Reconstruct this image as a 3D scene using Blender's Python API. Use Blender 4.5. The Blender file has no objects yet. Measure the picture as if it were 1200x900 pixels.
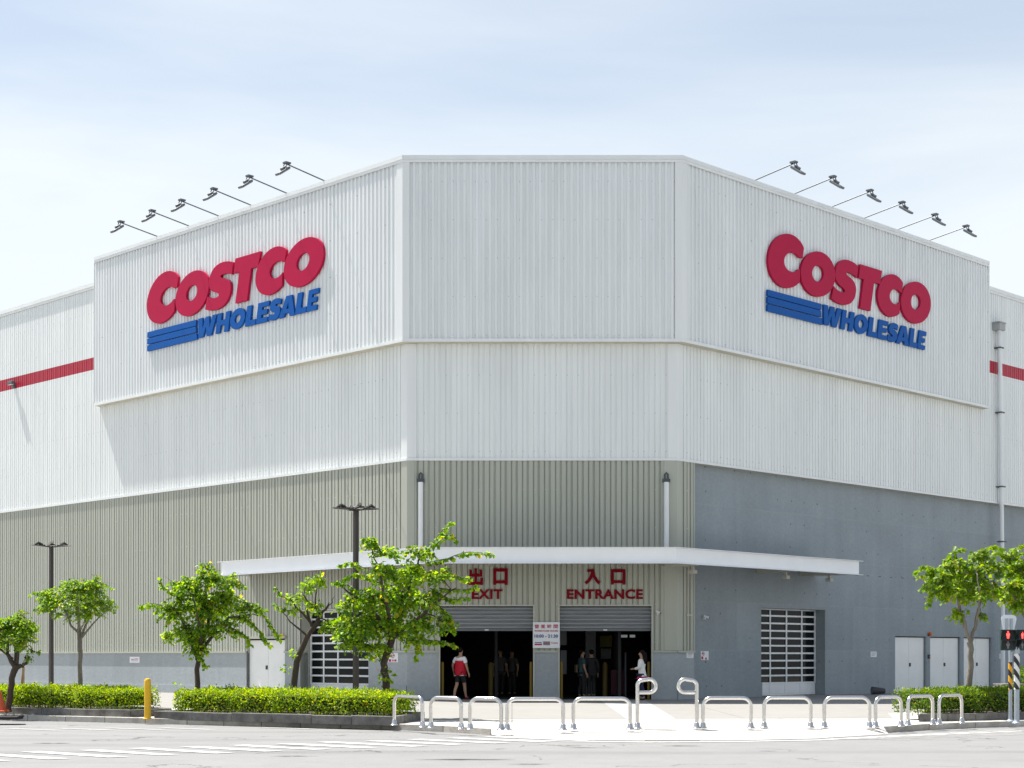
import bpy, bmesh, math, random
import numpy as np
from mathutils import Vector, Matrix
random.seed(7); RNG = np.random.default_rng(11)
S = bpy.context.scene; COL = S.collection
R = math.radians; SQ = math.sqrt(.5)
F, CH, HOR = 1897.0, 1.42, 769.0            # camera: focal length in photo pixels, eye height, horizon row
CXL, CXR, CY = -3.41, 5.38, 53.0            # the two corners of the frontal facade

# ------------------------------------------------------------------ geometry helpers
def zy(py, Y): return CH + (HOR - py) * Y / F
def xp(px, Y): return (px - 600) / F * Y
def gp(px, py, z=0.0):
    Y = (CH - z) * F / (py - HOR); return (xp(px, Y), Y)
def tl(px, off=0.0):
    u = (600 - px) / F; return (u * (CY - SQ * off) + CXL - SQ * off) / (1 - u)
def tr(px, off=0.0):
    v = (px - 600) / F; return (v * (CY - SQ * off) - CXR - SQ * off) / (1 - v)
class Wall:                                   # a vertical plane: origin, direction along, outward normal
    def __init__(s, o, d, n): s.o, s.d, s.n = Vector((*o, 0)), Vector((*d, 0)), Vector((*n, 0))
    def p(s, a, z, off=0.0):
        v = s.o + s.d * a + s.n * off; return (v.x, v.y, z)
WL = Wall((CXL, CY), (-SQ, SQ), (-SQ, -SQ))   # arc length along = t * sqrt2
WC = Wall((CXL, CY), (1, 0), (0, -1))
WR = Wall((CXR, CY), (SQ, SQ), (SQ, -SQ))
LC = CXR - CXL
K2 = math.sqrt(2)

def wpos(o):
    v = Vector((0, 0, 0))
    while o is not None: v += o.location; o = o.parent
    return v
class MB:
    def __init__(s): s.v, s.f, s.uv, s.sm = [], [], {}, False
    def quad(s, a, b, c, d, uv=None):
        n = len(s.v); s.v += [tuple(a), tuple(b), tuple(c), tuple(d)]; s.f.append((n, n+1, n+2, n+3))
        if uv: s.uv[len(s.f)-1] = uv
    def poly(s, pts):
        n = len(s.v); s.v += [tuple(p) for p in pts]; s.f.append(tuple(range(n, n+len(pts))))
    def prism(s, plan, z0, z1):               # plan counter-clockwise
        a = [(x, y, z0) for x, y in plan]; b = [(x, y, z1) for x, y in plan]; k = len(plan)
        n = len(s.v); s.v += a + b
        s.f.append(tuple(n+k+i for i in range(k))); s.f.append(tuple(n+k-1-i for i in range(k)))
        for i in range(k):
            j = (i+1) % k; s.f.append((n+i, n+j, n+k+j, n+k+i))
    def box(s, x0, y0, z0, x1, y1, z1): s.prism([(x0, y0), (x1, y0), (x1, y1), (x0, y1)], z0, z1)
    def wbox(s, W, a0, a1, z0, z1, o0, o1):   # box on a wall, from offset o0 (inner) to o1 (outer)
        q = [W.p(a0, 0, o1), W.p(a1, 0, o1), W.p(a1, 0, o0), W.p(a0, 0, o0)]
        pl = [(x[0], x[1]) for x in q]
        ar = sum(pl[i][0]*pl[(i+1) % 4][1]-pl[(i+1) % 4][0]*pl[i][1] for i in range(4))
        s.prism(pl if ar > 0 else pl[::-1], z0, z1)
    def tube(s, pts, rad, n=8, cap=True):
        pts = [Vector(p) for p in pts]; m = len(pts)
        if not hasattr(rad, '__len__'): rad = [rad]*m
        b = len(s.v); up = None
        for i in range(m):
            d = (pts[min(i+1, m-1)] - pts[max(i-1, 0)]); d.normalize()
            if up is None:
                up = Vector((0, 0, 1)) if abs(d.z) < .9 else Vector((0, 1, 0))
            a = d.cross(up)
            if a.length < 1e-4: a = d.orthogonal()
            a.normalize(); c = a.cross(d); c.normalize(); up = c
            for k in range(n):
                th = 2*math.pi*k/n
                s.v.append(tuple(pts[i] + (a*math.cos(th) + c*math.sin(th))*rad[i]))
        for i in range(m-1):
            for k in range(n):
                k2 = (k+1) % n; s.f.append((b+i*n+k, b+i*n+k2, b+(i+1)*n+k2, b+(i+1)*n+k))
        if cap:
            s.f.append(tuple(b+k for k in range(n))[::-1]); s.f.append(tuple(b+(m-1)*n+k for k in range(n)))
        s.sm = True
    def lathe(s, c, prof, n=16):              # prof: (r, z) bottom to top
        b = len(s.v)
        for r, z in prof:
            for k in range(n):
                th = 2*math.pi*k/n; s.v.append((c[0]+r*math.cos(th), c[1]+r*math.sin(th), c[2]+z))
        for i in range(len(prof)-1):
            for k in range(n):
                k2 = (k+1) % n; s.f.append((b+i*n+k, b+i*n+k2, b+(i+1)*n+k2, b+(i+1)*n+k))
        s.f.append(tuple(b+k for k in range(n))[::-1]); s.f.append(tuple(b+(len(prof)-1)*n+k for k in range(n)))
    def ball(s, c, r, n=10, m=7):
        rx, ry, rz = r if hasattr(r, '__len__') else (r, r, r)
        b = len(s.v)
        for i in range(m+1):
            ph = math.pi*(i+.02)/(m+.04)
            for k in range(n):
                th = 2*math.pi*k/n
                s.v.append((c[0]+rx*math.sin(ph)*math.cos(th), c[1]+ry*math.sin(ph)*math.sin(th), c[2]-rz*math.cos(ph)))
        for i in range(m):
            for k in range(n):
                k2 = (k+1) % n; s.f.append((b+i*n+k, b+i*n+k2, b+(i+1)*n+k2, b+(i+1)*n+k))
        s.sm = True
    def add(s, verts, faces):
        n = len(s.v); s.v += [tuple(p) for p in verts]; s.f += [tuple(n+i for i in f) for f in faces]
    def build(s, name, mat, parent=None, smooth=None, bevel=0):
        me = bpy.data.meshes.new(name); o = wpos(parent)
        me.from_pydata([(x-o.x, y-o.y, z-o.z) for x, y, z in s.v], [], s.f)
        if s.uv:
            uvl = me.uv_layers.new(name='UVMap')
            for i, p in enumerate(me.polygons):
                if i in s.uv:
                    for li, c in zip(p.loop_indices, s.uv[i]): uvl.data[li].uv = c
        me.update()
        ob = bpy.data.objects.new(name, me); COL.objects.link(ob); ob.parent = parent
        me.materials.append(mat)
        if smooth if smooth is not None else s.sm:
            for p in me.polygons: p.use_smooth = True
            try: me.set_sharp_from_angle(angle=R(40))
            except Exception: pass
        if bevel:
            m = ob.modifiers.new('bevel', 'BEVEL'); m.width = bevel; m.segments = 2; m.limit_method = 'ANGLE'
        return ob
def tag(o, label=None, cat=None, group=None, kind=None):
    if label: o['label'] = label
    if cat: o['category'] = cat
    if group: o['group'] = group
    if kind: o['kind'] = kind
    return o
def thing(name, label, cat, loc=(0, 0, 0), group=None):
    o = bpy.data.objects.new(name, None); COL.objects.link(o); o.location = loc; o.empty_display_size = .2
    return tag(o, label, cat, group)
def dup(root, loc, label, rotz=0):
    c = root.copy(); COL.objects.link(c); c.location = loc; c.rotation_euler = (0, 0, rotz); c['label'] = label
    def kids(a, b):
        for ch in [x for x in bpy.data.objects if x.parent == a]:
            d = ch.copy(); COL.objects.link(d); d.parent = b; kids(ch, d)
    kids(root, c); return c
def evalmesh(ob):
    bpy.context.view_layer.update()
    dg = bpy.context.evaluated_depsgraph_get()
    return bpy.data.meshes.new_from_object(ob.evaluated_get(dg))

# ------------------------------------------------------------------ materials
def mat(name, col, rough=.6, spec=.4, metal=0, var=0, vscale=3, stretch=(1, 1, 1), bump=0, bscale=40, trans=0):
    m = bpy.data.materials.new(name); m.use_nodes = True; nt = m.node_tree; N = nt.nodes; L = nt.links
    b = N['Principled BSDF']
    b.inputs['Base Color'].default_value = (*col, 1); b.inputs['Roughness'].default_value = rough
    b.inputs['Specular IOR Level'].default_value = spec; b.inputs['Metallic'].default_value = metal
    if var or bump:
        tc = N.new('ShaderNodeTexCoord'); mp = N.new('ShaderNodeMapping'); mp.inputs['Scale'].default_value = stretch
        L.new(tc.outputs['Object'], mp.inputs['Vector'])
    if var:
        nz = N.new('ShaderNodeTexNoise'); nz.inputs['Scale'].default_value = vscale; nz.inputs['Detail'].default_value = 6
        nz.inputs['Roughness'].default_value = .65
        L.new(mp.outputs[0], nz.inputs['Vector'])
        mr = N.new('ShaderNodeMapRange'); mr.inputs['From Min'].default_value = .25; mr.inputs['From Max'].default_value = .75
        mr.inputs['To Min'].default_value = 1-var; mr.inputs['To Max'].default_value = 1+var
        L.new(nz.outputs['Fac'], mr.inputs['Value'])
        vm = N.new('ShaderNodeVectorMath'); vm.operation = 'SCALE'; vm.inputs[0].default_value = col
        L.new(mr.outputs[0], vm.inputs['Scale']); L.new(vm.outputs[0], b.inputs['Base Color'])
    if bump:
        n2 = N.new('ShaderNodeTexNoise'); n2.inputs['Scale'].default_value = bscale; n2.inputs['Detail'].default_value = 4
        L.new(tc.outputs['Object'], n2.inputs['Vector'])
        bp = N.new('ShaderNodeBump'); bp.inputs['Strength'].default_value = bump; bp.inputs['Distance'].default_value = .02
        L.new(n2.outputs['Fac'], bp.inputs['Height']); L.new(bp.outputs[0], b.inputs['Normal'])
    return m
def math_node(nt, op, a, b=None, c=None):
    n = nt.nodes.new('ShaderNodeMath'); n.operation = op
    for i, x in enumerate((a, b, c)):
        if x is None: continue
        if isinstance(x, (int, float)): n.inputs[i].default_value = x
        else: nt.links.new(x, n.inputs[i])
    return n.outputs[0]
def mixcol(nt, fac, a, b):
    n = nt.nodes.new('ShaderNodeMix'); n.data_type = 'RGBA'
    ins = [i for i in n.inputs if i.type == 'RGBA']; fi = n.inputs[0]
    for s, x in ((fi, fac), (ins[0], a), (ins[1], b)):
        if isinstance(x, (int, float)): s.default_value = x
        elif isinstance(x, tuple): s.default_value = (*x[:3], 1)
        else: nt.links.new(x, s)
    return [o for o in n.outputs if o.type == 'RGBA'][0]
def siding(name, col, dot, rough=.38, dotcol=(.12, .13, .13), pu=.36, pv=1.25):
    """coated steel sheet: faint vertical weather streaks, sheet-to-sheet tint and rows of fastener heads"""
    m = mat(name, col, rough, .35); nt = m.node_tree; N = nt.nodes; L = nt.links; b = N['Principled BSDF']
    uv = N.new('ShaderNodeUVMap'); uv.uv_map = 'UVMap'
    sx = N.new('ShaderNodeSeparateXYZ'); L.new(uv.outputs[0], sx.inputs[0])
    mp = N.new('ShaderNodeMapping'); mp.inputs['Scale'].default_value = (3.5, .22, 1); L.new(uv.outputs[0], mp.inputs['Vector'])
    nz = N.new('ShaderNodeTexNoise'); nz.inputs['Scale'].default_value = 1; nz.inputs['Detail'].default_value = 7; L.new(mp.outputs[0], nz.inputs['Vector'])
    sheet = math_node(nt, 'FLOOR', math_node(nt, 'DIVIDE', sx.outputs[0], .72))
    wn = N.new('ShaderNodeTexWhiteNoise'); wn.noise_dimensions = '1D'; L.new(sheet, wn.inputs['W'])
    v = math_node(nt, 'ADD', math_node(nt, 'MULTIPLY', nz.outputs['Fac'], .22), math_node(nt, 'MULTIPLY', wn.outputs['Value'], .04))
    v = math_node(nt, 'ADD', v, .86)
    n3 = N.new('ShaderNodeTexNoise'); n3.inputs['Scale'].default_value = .35; n3.inputs['Detail'].default_value = 3; L.new(uv.outputs[0], n3.inputs['Vector'])
    v = math_node(nt, 'MULTIPLY', v, math_node(nt, 'ADD', .95, math_node(nt, 'MULTIPLY', n3.outputs['Fac'], .1)))
    vm = N.new('ShaderNodeVectorMath'); vm.operation = 'SCALE'; vm.inputs[0].default_value = col; L.new(v, vm.inputs['Scale'])
    du = math_node(nt, 'SUBTRACT', math_node(nt, 'FRACT', math_node(nt, 'DIVIDE', sx.outputs[0], pu)), .5)
    dv = math_node(nt, 'SUBTRACT', math_node(nt, 'FRACT', math_node(nt, 'DIVIDE', sx.outputs[1], pv)), .5)
    du = math_node(nt, 'MULTIPLY', du, pu); dv = math_node(nt, 'MULTIPLY', dv, pv)
    d = math_node(nt, 'SQRT', math_node(nt, 'ADD', math_node(nt, 'MULTIPLY', du, du), math_node(nt, 'MULTIPLY', dv, dv)))
    # only some heads stand out
    cell = math_node(nt, 'ADD', math_node(nt, 'FLOOR', math_node(nt, 'DIVIDE', sx.outputs[0], pu)), math_node(nt, 'MULTIPLY', math_node(nt, 'FLOOR', math_node(nt, 'DIVIDE', sx.outputs[1], pv)), 37.7))
    w2 = N.new('ShaderNodeTexWhiteNoise'); w2.noise_dimensions = '1D'; L.new(cell, w2.inputs['W'])
    on = math_node(nt, 'MULTIPLY', math_node(nt, 'LESS_THAN', d, .016), math_node(nt, 'GREATER_THAN', w2.outputs['Value'], .45))
    L.new(mixcol(nt, math_node(nt, 'MULTIPLY', on, dot), vm.outputs[0], dotcol), b.inputs['Base Color'])
    return m
def concrete_wall_mat(name, col, hs=.7):
    """painted in-situ concrete: blotches, pour joints, tie holes"""
    m = mat(name, col, .75, .25); nt = m.node_tree; N = nt.nodes; L = nt.links; b = N['Principled BSDF']
    uv = N.new('ShaderNodeUVMap'); uv.uv_map = 'UVMap'
    sx = N.new('ShaderNodeSeparateXYZ'); L.new(uv.outputs[0], sx.inputs[0])
    n1 = N.new('ShaderNodeTexNoise'); n1.inputs['Scale'].default_value = .55; n1.inputs['Detail'].default_value = 8; n1.inputs['Roughness'].default_value = .6; L.new(uv.outputs[0], n1.inputs['Vector'])
    n2 = N.new('ShaderNodeTexNoise'); n2.inputs['Scale'].default_value = 9; n2.inputs['Detail'].default_value = 5; L.new(uv.outputs[0], n2.inputs['Vector'])
    mp = N.new('ShaderNodeMapping'); mp.inputs['Scale'].default_value = (2.2, .15, 1); L.new(uv.outputs[0], mp.inputs['Vector'])
    n4 = N.new('ShaderNodeTexNoise'); n4.inputs['Scale'].default_value = 1; n4.inputs['Detail'].default_value = 5; L.new(mp.outputs[0], n4.inputs['Vector'])
    v = math_node(nt, 'ADD', math_node(nt, 'MULTIPLY', n1.outputs['Fac'], .42), math_node(nt, 'MULTIPLY', n2.outputs['Fac'], .3))
    v = math_node(nt, 'ADD', v, math_node(nt, 'MULTIPLY', n4.outputs['Fac'], .22)); v = math_node(nt, 'ADD', v, .53)
    # per-pour tint
    pour = math_node(nt, 'ADD', math_node(nt, 'FLOOR', math_node(nt, 'DIVIDE', sx.outputs[0], 3.6)), math_node(nt, 'MULTIPLY', math_node(nt, 'FLOOR', math_node(nt, 'DIVIDE', sx.outputs[1], 1.63)), 17.3))
    wn = N.new('ShaderNodeTexWhiteNoise'); wn.noise_dimensions = '1D'; L.new(pour, wn.inputs['W'])
    v = math_node(nt, 'ADD', v, math_node(nt, 'MULTIPLY', wn.outputs['Value'], .09))
    vm = N.new('ShaderNodeVectorMath'); vm.operation = 'SCALE'; vm.inputs[0].default_value = col; L.new(v, vm.inputs['Scale'])
    pu, pv = .82, .82
    nw = N.new('ShaderNodeTexNoise'); nw.inputs['Scale'].default_value = .7; L.new(uv.outputs[0], nw.inputs['Vector'])
    du = math_node(nt, 'MULTIPLY', math_node(nt, 'SUBTRACT', math_node(nt, 'FRACT', math_node(nt, 'ADD', math_node(nt, 'DIVIDE', sx.outputs[0], pu), math_node(nt, 'MULTIPLY', nw.outputs['Fac'], .5))), .5), pu)
    dv = math_node(nt, 'MULTIPLY', math_node(nt, 'SUBTRACT', math_node(nt, 'FRACT', math_node(nt, 'DIVIDE', sx.outputs[1], pv)), .5), pv)
    d = math_node(nt, 'SQRT', math_node(nt, 'ADD', math_node(nt, 'MULTIPLY', du, du), math_node(nt, 'MULTIPLY', dv, dv)))
    hole = math_node(nt, 'LESS_THAN', d, .028)
    cell = math_node(nt, 'ADD', math_node(nt, 'FLOOR', math_node(nt, 'DIVIDE', sx.outputs[0], pu)), math_node(nt, 'MULTIPLY', math_node(nt, 'FLOOR', math_node(nt, 'DIVIDE', sx.outputs[1], pv)), 31.1))
    w2 = N.new('ShaderNodeTexWhiteNoise'); w2.noise_dimensions = '1D'; L.new(cell, w2.inputs['W'])
    hole = math_node(nt, 'MULTIPLY', hole, math_node(nt, 'GREATER_THAN', w2.outputs['Value'], .6))
    jz = math_node(nt, 'ABSOLUTE', math_node(nt, 'SUBTRACT', math_node(nt, 'FRACT', math_node(nt, 'DIVIDE', sx.outputs[1], 1.63)), .5))
    ju = math_node(nt, 'ABSOLUTE', math_node(nt, 'SUBTRACT', math_node(nt, 'FRACT', math_node(nt, 'DIVIDE', sx.outputs[0], 3.6)), .5))
    line = math_node(nt, 'MAXIMUM', math_node(nt, 'GREATER_THAN', jz, .492), math_node(nt, 'GREATER_THAN', ju, .4965))
    c = mixcol(nt, math_node(nt, 'MULTIPLY', line, .16), vm.outputs[0], (col[0]*1.5, col[1]*1.5, col[2]*1.5))
    c = mixcol(nt, math_node(nt, 'MULTIPLY', hole, hs), c, (.04, .04, .04))
    L.new(c, b.inputs['Base Color'])
    bp = N.new('ShaderNodeBump'); bp.inputs['Strength'].default_value = .25; bp.inputs['Distance'].default_value = .02
    L.new(n2.outputs['Fac'], bp.inputs['Height']); L.new(bp.outputs[0], b.inputs['Normal'])
    return m
def ground_mat(name, col, var=.12, grain=.25, joints=None, stain=.25, crack=0.0):
    m = mat(name, col, .85, .25); nt = m.node_tree; N = nt.nodes; L = nt.links; b = N['Principled BSDF']
    tc = N.new('ShaderNodeTexCoord'); P = tc.outputs['Object']
    def noise(sc, det=6, rough=.6):
        n = N.new('ShaderNodeTexNoise'); n.inputs['Scale'].default_value = sc; n.inputs['Detail'].default_value = det; n.inputs['Roughness'].default_value = rough; L.new(P, n.inputs['Vector']); return n.outputs['Fac']
    a = noise(.35); g = noise(55, 3, .8); bl = noise(2.2, 8, .7)
    v = math_node(nt, 'ADD', 1 - var - grain/2 - stain/2, math_node(nt, 'MULTIPLY', a, 2*var))
    v = math_node(nt, 'ADD', v, math_node(nt, 'MULTIPLY', g, grain)); v = math_node(nt, 'ADD', v, math_node(nt, 'MULTIPLY', bl, stain))
    vm = N.new('ShaderNodeVectorMath'); vm.operation = 'SCALE'; vm.inputs[0].default_value = col; L.new(v, vm.inputs['Scale'])
    c = vm.outputs[0]
    if crack:
        mt = N.new('ShaderNodeMapping'); mt.inputs['Rotation'].default_value = (0, 0, -.30); mt.inputs['Scale'].default_value = (.05, .75, 1); L.new(P, mt.inputs['Vector'])
        tn = N.new('ShaderNodeTexNoise'); tn.inputs['Scale'].default_value = 1; tn.inputs['Detail'].default_value = 5; L.new(mt.outputs[0], tn.inputs['Vector'])
        c = mixcol(nt, math_node(nt, 'MULTIPLY', math_node(nt, 'GREATER_THAN', noise(90, 2, .9), .60), .35), c, (col[0]*1.7, col[1]*1.7, col[2]*1.65))
        tm = N.new('ShaderNodeMapRange'); tm.inputs['From Min'].default_value = .5; tm.inputs['From Max'].default_value = .72; tm.inputs['To Max'].default_value = .42; L.new(tn.outputs['Fac'], tm.inputs['Value'])
        c = mixcol(nt, tm.outputs[0], c, (col[0]*.5, col[1]*.5, col[2]*.5))
        vo = N.new('ShaderNodeTexVoronoi'); vo.feature = 'DISTANCE_TO_EDGE'; vo.inputs['Scale'].default_value = .22
        wv = N.new('ShaderNodeVectorMath'); wv.operation = 'ADD'; L.new(P, wv.inputs[0])
        nn = N.new('ShaderNodeTexNoise'); nn.inputs['Scale'].default_value = 1.3; nn.inputs['Detail'].default_value = 6; L.new(P, nn.inputs['Vector'])
        sc = N.new('ShaderNodeVectorMath'); sc.operation = 'SCALE'; sc.inputs['Scale'].default_value = 1.6; L.new(nn.outputs['Color'], sc.inputs[0]); L.new(sc.outputs[0], wv.inputs[1])
        L.new(wv.outputs[0], vo.inputs['Vector'])
        ck = math_node(nt, 'MULTIPLY', math_node(nt, 'LESS_THAN', vo.outputs['Distance'], .006), math_node(nt, 'GREATER_THAN', noise(.5, 2), .5))
        c = mixcol(nt, math_node(nt, 'MULTIPLY', ck, crack), c, (.035, .035, .035))
    if joints:
        sx = N.new('ShaderNodeSeparateXYZ'); L.new(P, sx.inputs[0])
        jx = math_node(nt, 'GREATER_THAN', math_node(nt, 'ABSOLUTE', math_node(nt, 'SUBTRACT', math_node(nt, 'FRACT', math_node(nt, 'DIVIDE', sx.outputs[0], joints)), .5)), .5-.006/joints*2)
        jy = math_node(nt, 'GREATER_THAN', math_node(nt, 'ABSOLUTE', math_node(nt, 'SUBTRACT', math_node(nt, 'FRACT', math_node(nt, 'DIVIDE', sx.outputs[1], joints)), .5)), .5-.006/joints*2)
        c = mixcol(nt, math_node(nt, 'MULTIPLY', math_node(nt, 'MAXIMUM', jx, jy), .5), c, (.06, .06, .055))
    L.new(c, b.inputs['Base Color'])
    bp = N.new('ShaderNodeBump'); bp.inputs['Strength'].default_value = .35; bp.inputs['Distance'].default_value = .01
    L.new(g, bp.inputs['Height']); L.new(bp.outputs[0], b.inputs['Normal'])
    return m
def leaf_mat(name, c1, c2, c3, trans=.5, accent=(.42, .34, .02), acc=.02):
    """leaf colour varies leaf by leaf; light passes through"""
    m = bpy.data.materials.new(name); m.use_nodes = True; nt = m.node_tree; N = nt.nodes; L = nt.links
    b = N['Principled BSDF']; b.inputs['Roughness'].default_value = .45; b.inputs['Specular IOR Level'].default_value = .35
    g = N.new('ShaderNodeNewGeometry'); cr = N.new('ShaderNodeValToRGB'); L.new(g.outputs['Random Per Island'], cr.inputs[0])
    e = cr.color_ramp; e.elements[0].position = 0; e.elements[0].color = (*c1, 1); e.elements[1].position = .5; e.elements[1].color = (*c2, 1)
    x = e.elements.new(1-acc-.02); x.color = (*c3, 1); x = e.elements.new(1-acc); x.color = (*accent, 1)
    L.new(cr.outputs[0], b.inputs['Base Color'])
    t = N.new('ShaderNodeBsdfTranslucent'); hs = N.new('ShaderNodeHueSaturation'); hs.inputs['Hue'].default_value = .485; hs.inputs['Saturation'].default_value = 1.1; hs.inputs['Value'].default_value = 1.95
    L.new(cr.outputs[0], hs.inputs['Color']); L.new(hs.outputs[0], t.inputs['Color'])
    mx = N.new('ShaderNodeMixShader'); mx.inputs[0].default_value = trans
    L.new(b.outputs[0], mx.inputs[1]); L.new(t.outputs[0], mx.inputs[2]); L.new(mx.outputs[0], N['Material Output'].inputs['Surface'])
    return m
def glow(name, col, strength):
    m = mat(name, col, .4); b = m.node_tree.nodes['Principled BSDF']
    b.inputs['Emission Color'].default_value = (*col, 1); b.inputs['Emission Strength'].default_value = strength; return m
M = dict(
    white_up=siding('white_sheet', (.735, .76, .76), .45), white_mid=siding('white_wide_sheet', (.745, .77, .76), .4),
    beige=siding('beige_sheet', (.395, .408, .348), .75, .42, dotcol=(.7, .7, .65)), red_sheet=siding('red_sheet', (.42, .02, .045), .3),
    conc=concrete_wall_mat('blue_grey_concrete', (.255, .29, .312)), plinth=concrete_wall_mat('plinth_concrete', (.32, .35, .365), .12),
    trim_w=mat('white_flashing', (.74, .76, .755), .4, var=.06, vscale=.8, stretch=(2, 2, .2)), trim_b=mat('beige_flashing', (.395, .408, .348), .42, var=.06, vscale=.8, stretch=(2, 2, .2)),
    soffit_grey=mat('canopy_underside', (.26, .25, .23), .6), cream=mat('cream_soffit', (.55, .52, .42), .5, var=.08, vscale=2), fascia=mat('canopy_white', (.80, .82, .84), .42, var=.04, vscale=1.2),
    dark=mat('dark_interior', (.022, .022, .023), .8), dark2=mat('dark_interior_panel', (.06, .062, .065), .7), roof=mat('roof_sheet', (.5, .5, .5), .6),  # near-black lobby surfaces: indoor shade is put into their colour
    shutter=mat('galvanised_shutter', (.26, .275, .29), .4, metal=.3, var=.2, vscale=5, stretch=(.3, 1, 4)),
    frame=mat('door_frame_cream', (.46, .46, .40), .5), alu=mat('white_aluminium', (.72, .74, .75), .35, var=.05), glass=mat('dark_door_glass', (.008, .010, .011), .05, .12),
    door=mat('white_painted_door', (.80, .81, .79), .45, var=.05, vscale=1.5), handle=mat('black_handle', (.02, .02, .02), .4),
    pipe=mat('white_pipe', (.74, .76, .77), .35, var=.05, vscale=1.5), clamp=mat('dark_clamp', (.06, .07, .08), .5),
    brand_red=mat('sign_red', (.43, .005, .052), .5, .15, var=.05, vscale=.5), brand_blue=mat('sign_blue', (.002, .085, .34), .5, .15, var=.05, vscale=.5), letter_red=mat('lettering_red', (.19, .002, .009), .6, .08),
    steel=mat('stainless_steel', (.66, .64, .61), .22, metal=1, var=.1, vscale=9), black_metal=mat('brown_black_metal', (.035, .028, .025), .5, var=.2),
    lampgrey=mat('lamp_grey', (.13, .14, .15), .45, metal=.4), hopper=mat('grey_hopper', (.34, .35, .35), .5), lampglass=mat('lamp_glass', (.6, .62, .65), .1, .6), lens=mat('lamp_lens', (.75, .75, .72), .2),
    yellow=mat('yellow_paint', (.72, .42, .012), .4, var=.08, vscale=6), yellow_shaded=mat('yellow_paint_shaded', (.10, .07, .01), .6), red_shaded=mat('red_panel_shaded', (.05, .006, .012), .7), yellow_half_shaded=mat('yellow_paint_half_shaded', (.22, .145, .012), .5), orange=mat('orange_plastic', (.62, .10, .035), .55, var=.15, vscale=8),  # indoor yellows and the red panel have lobby shade mixed into their colour
    rubber=mat('black_rubber', (.018, .018, .018), .7), signwhite=mat('sign_board_white', (.72, .74, .76), .4), ink_red=mat('ink_red', (.42, .02, .06), .5), ink_blue=mat('ink_blue', (.015, .05, .22), .5),
    ink_black=mat('ink_black', (.03, .03, .03), .5), ink_grey=mat('ink_grey', (.2, .2, .22), .5),
    bark=mat('bark_brown', (.065, .048, .036), .9, var=.35, vscale=14, stretch=(1, 1, .35), bump=.6, bscale=40), bark_pale=mat('bark_grey', (.20, .175, .145), .9, var=.3, vscale=12, stretch=(1, 1, .4), bump=.6, bscale=45),
    soil=mat('soil', (.06, .045, .03), .95, var=.3, vscale=8, bump=.6), kerb=mat('kerb_stone', (.42, .40, .36), .85, .2, var=.35, vscale=2.5, bump=.4, bscale=30), kerb_dark=mat('planter_kerb', (.145, .14, .13), .9, .2, var=.55, vscale=3, bump=.5, bscale=25),
    asphalt=ground_mat('worn_asphalt', (.20, .20, .20), .10, .35, stain=.3, crack=.6), pave=ground_mat('pale_concrete_paving', (.44, .43, .405), .1, .12, joints=3.05, stain=.25), fore=ground_mat('forecourt_concrete', (.255, .247, .233), .1, .2, joints=5.3, stain=.35),
    path=ground_mat('guide_path', (.35, .342, .325), .1, .15, stain=.25), paint=ground_mat('worn_white_paint', (.46, .46, .45), .25, .3, stain=1.0),
    leafA=leaf_mat('leaf_green', (.055, .14, .012), (.125, .245, .018), (.28, .40, .035), .56), leafB=leaf_mat('leaf_fresh', (.07, .16, .012), (.14, .25, .018), (.26, .36, .03), .55),
    leafC=leaf_mat('leaf_small', (.065, .155, .014), (.13, .25, .02), (.25, .38, .03), .55), leafH=leaf_mat('hedge_leaf', (.08, .17, .006), (.18, .31, .008), (.36, .45, .012), .45, accent=(.40, .38, .03), acc=.08), leafD=leaf_mat('hedge_leaf_green', (.04, .10, .008), (.09, .18, .010), (.20, .28, .016), .4),
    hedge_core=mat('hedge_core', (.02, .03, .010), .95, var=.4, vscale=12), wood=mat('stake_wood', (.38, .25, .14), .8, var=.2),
    skin=mat('skin', (.40, .24, .16), .5), hair=mat('hair_black', (.010, .008, .007), .75, .1), shirt_red=mat('shirt_red', (.52, .006, .025), .75), shirt_white=mat('shirt_white', (.82, .83, .84), .75), short_black=mat('black_shorts', (.012, .012, .014), .8),
    jacket=mat('cream_jacket', (.76, .75, .71), .8), magenta=mat('magenta_top', (.5, .01, .16), .7), navy=mat('navy_trousers', (.015, .02, .045), .8), teal=mat('teal_shirt', (.035, .085, .09), .8), tan=mat('tan_bag', (.16, .11, .065), .7), greycloth=mat('grey_shirt', (.06, .06, .06), .8), darkcloth=mat('dark_clothes', (.02, .02, .022), .8), shoe_red=mat('red_shoe', (.25, .01, .02), .5),  # teal and grey shirts are darkened in colour for the lobby's shade
    green_case=mat('signal_case_green', (.012, .06, .052), .45), signal_black=mat('signal_black', (.012, .014, .014), .45), red_on=glow('signal_red_lit', (1.0, .05, .04), 2.2), signal_off=mat('signal_lens_dark', (.03, .035, .035), .25), galv=mat('galvanised_pole', (.36, .40, .44), .4, metal=.5, var=.1), stripe_y=mat('warning_yellow', (.72, .34, .012), .45), stripe_w=mat('warning_white', (.72, .72, .70), .45), stripe_k=mat('warning_black', (.018, .018, .02), .45),
    lamp_orange=mat('orange_lamp', (.6, .12, .02), .3), strip=glow('strip_light', (.9, .95, 1.0), .08), poster=mat('poster_paper', (.13, .135, .14), .7), poster_y=mat('poster_yellow', (.11, .095, .01), .7), soot=mat('grey_plastic', (.05, .05, .055), .6), tar_dark=mat('tar_and_dark_patch', (.05, .05, .052), .8))  # poster colours are lowered to carry the shade of the lobby

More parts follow.
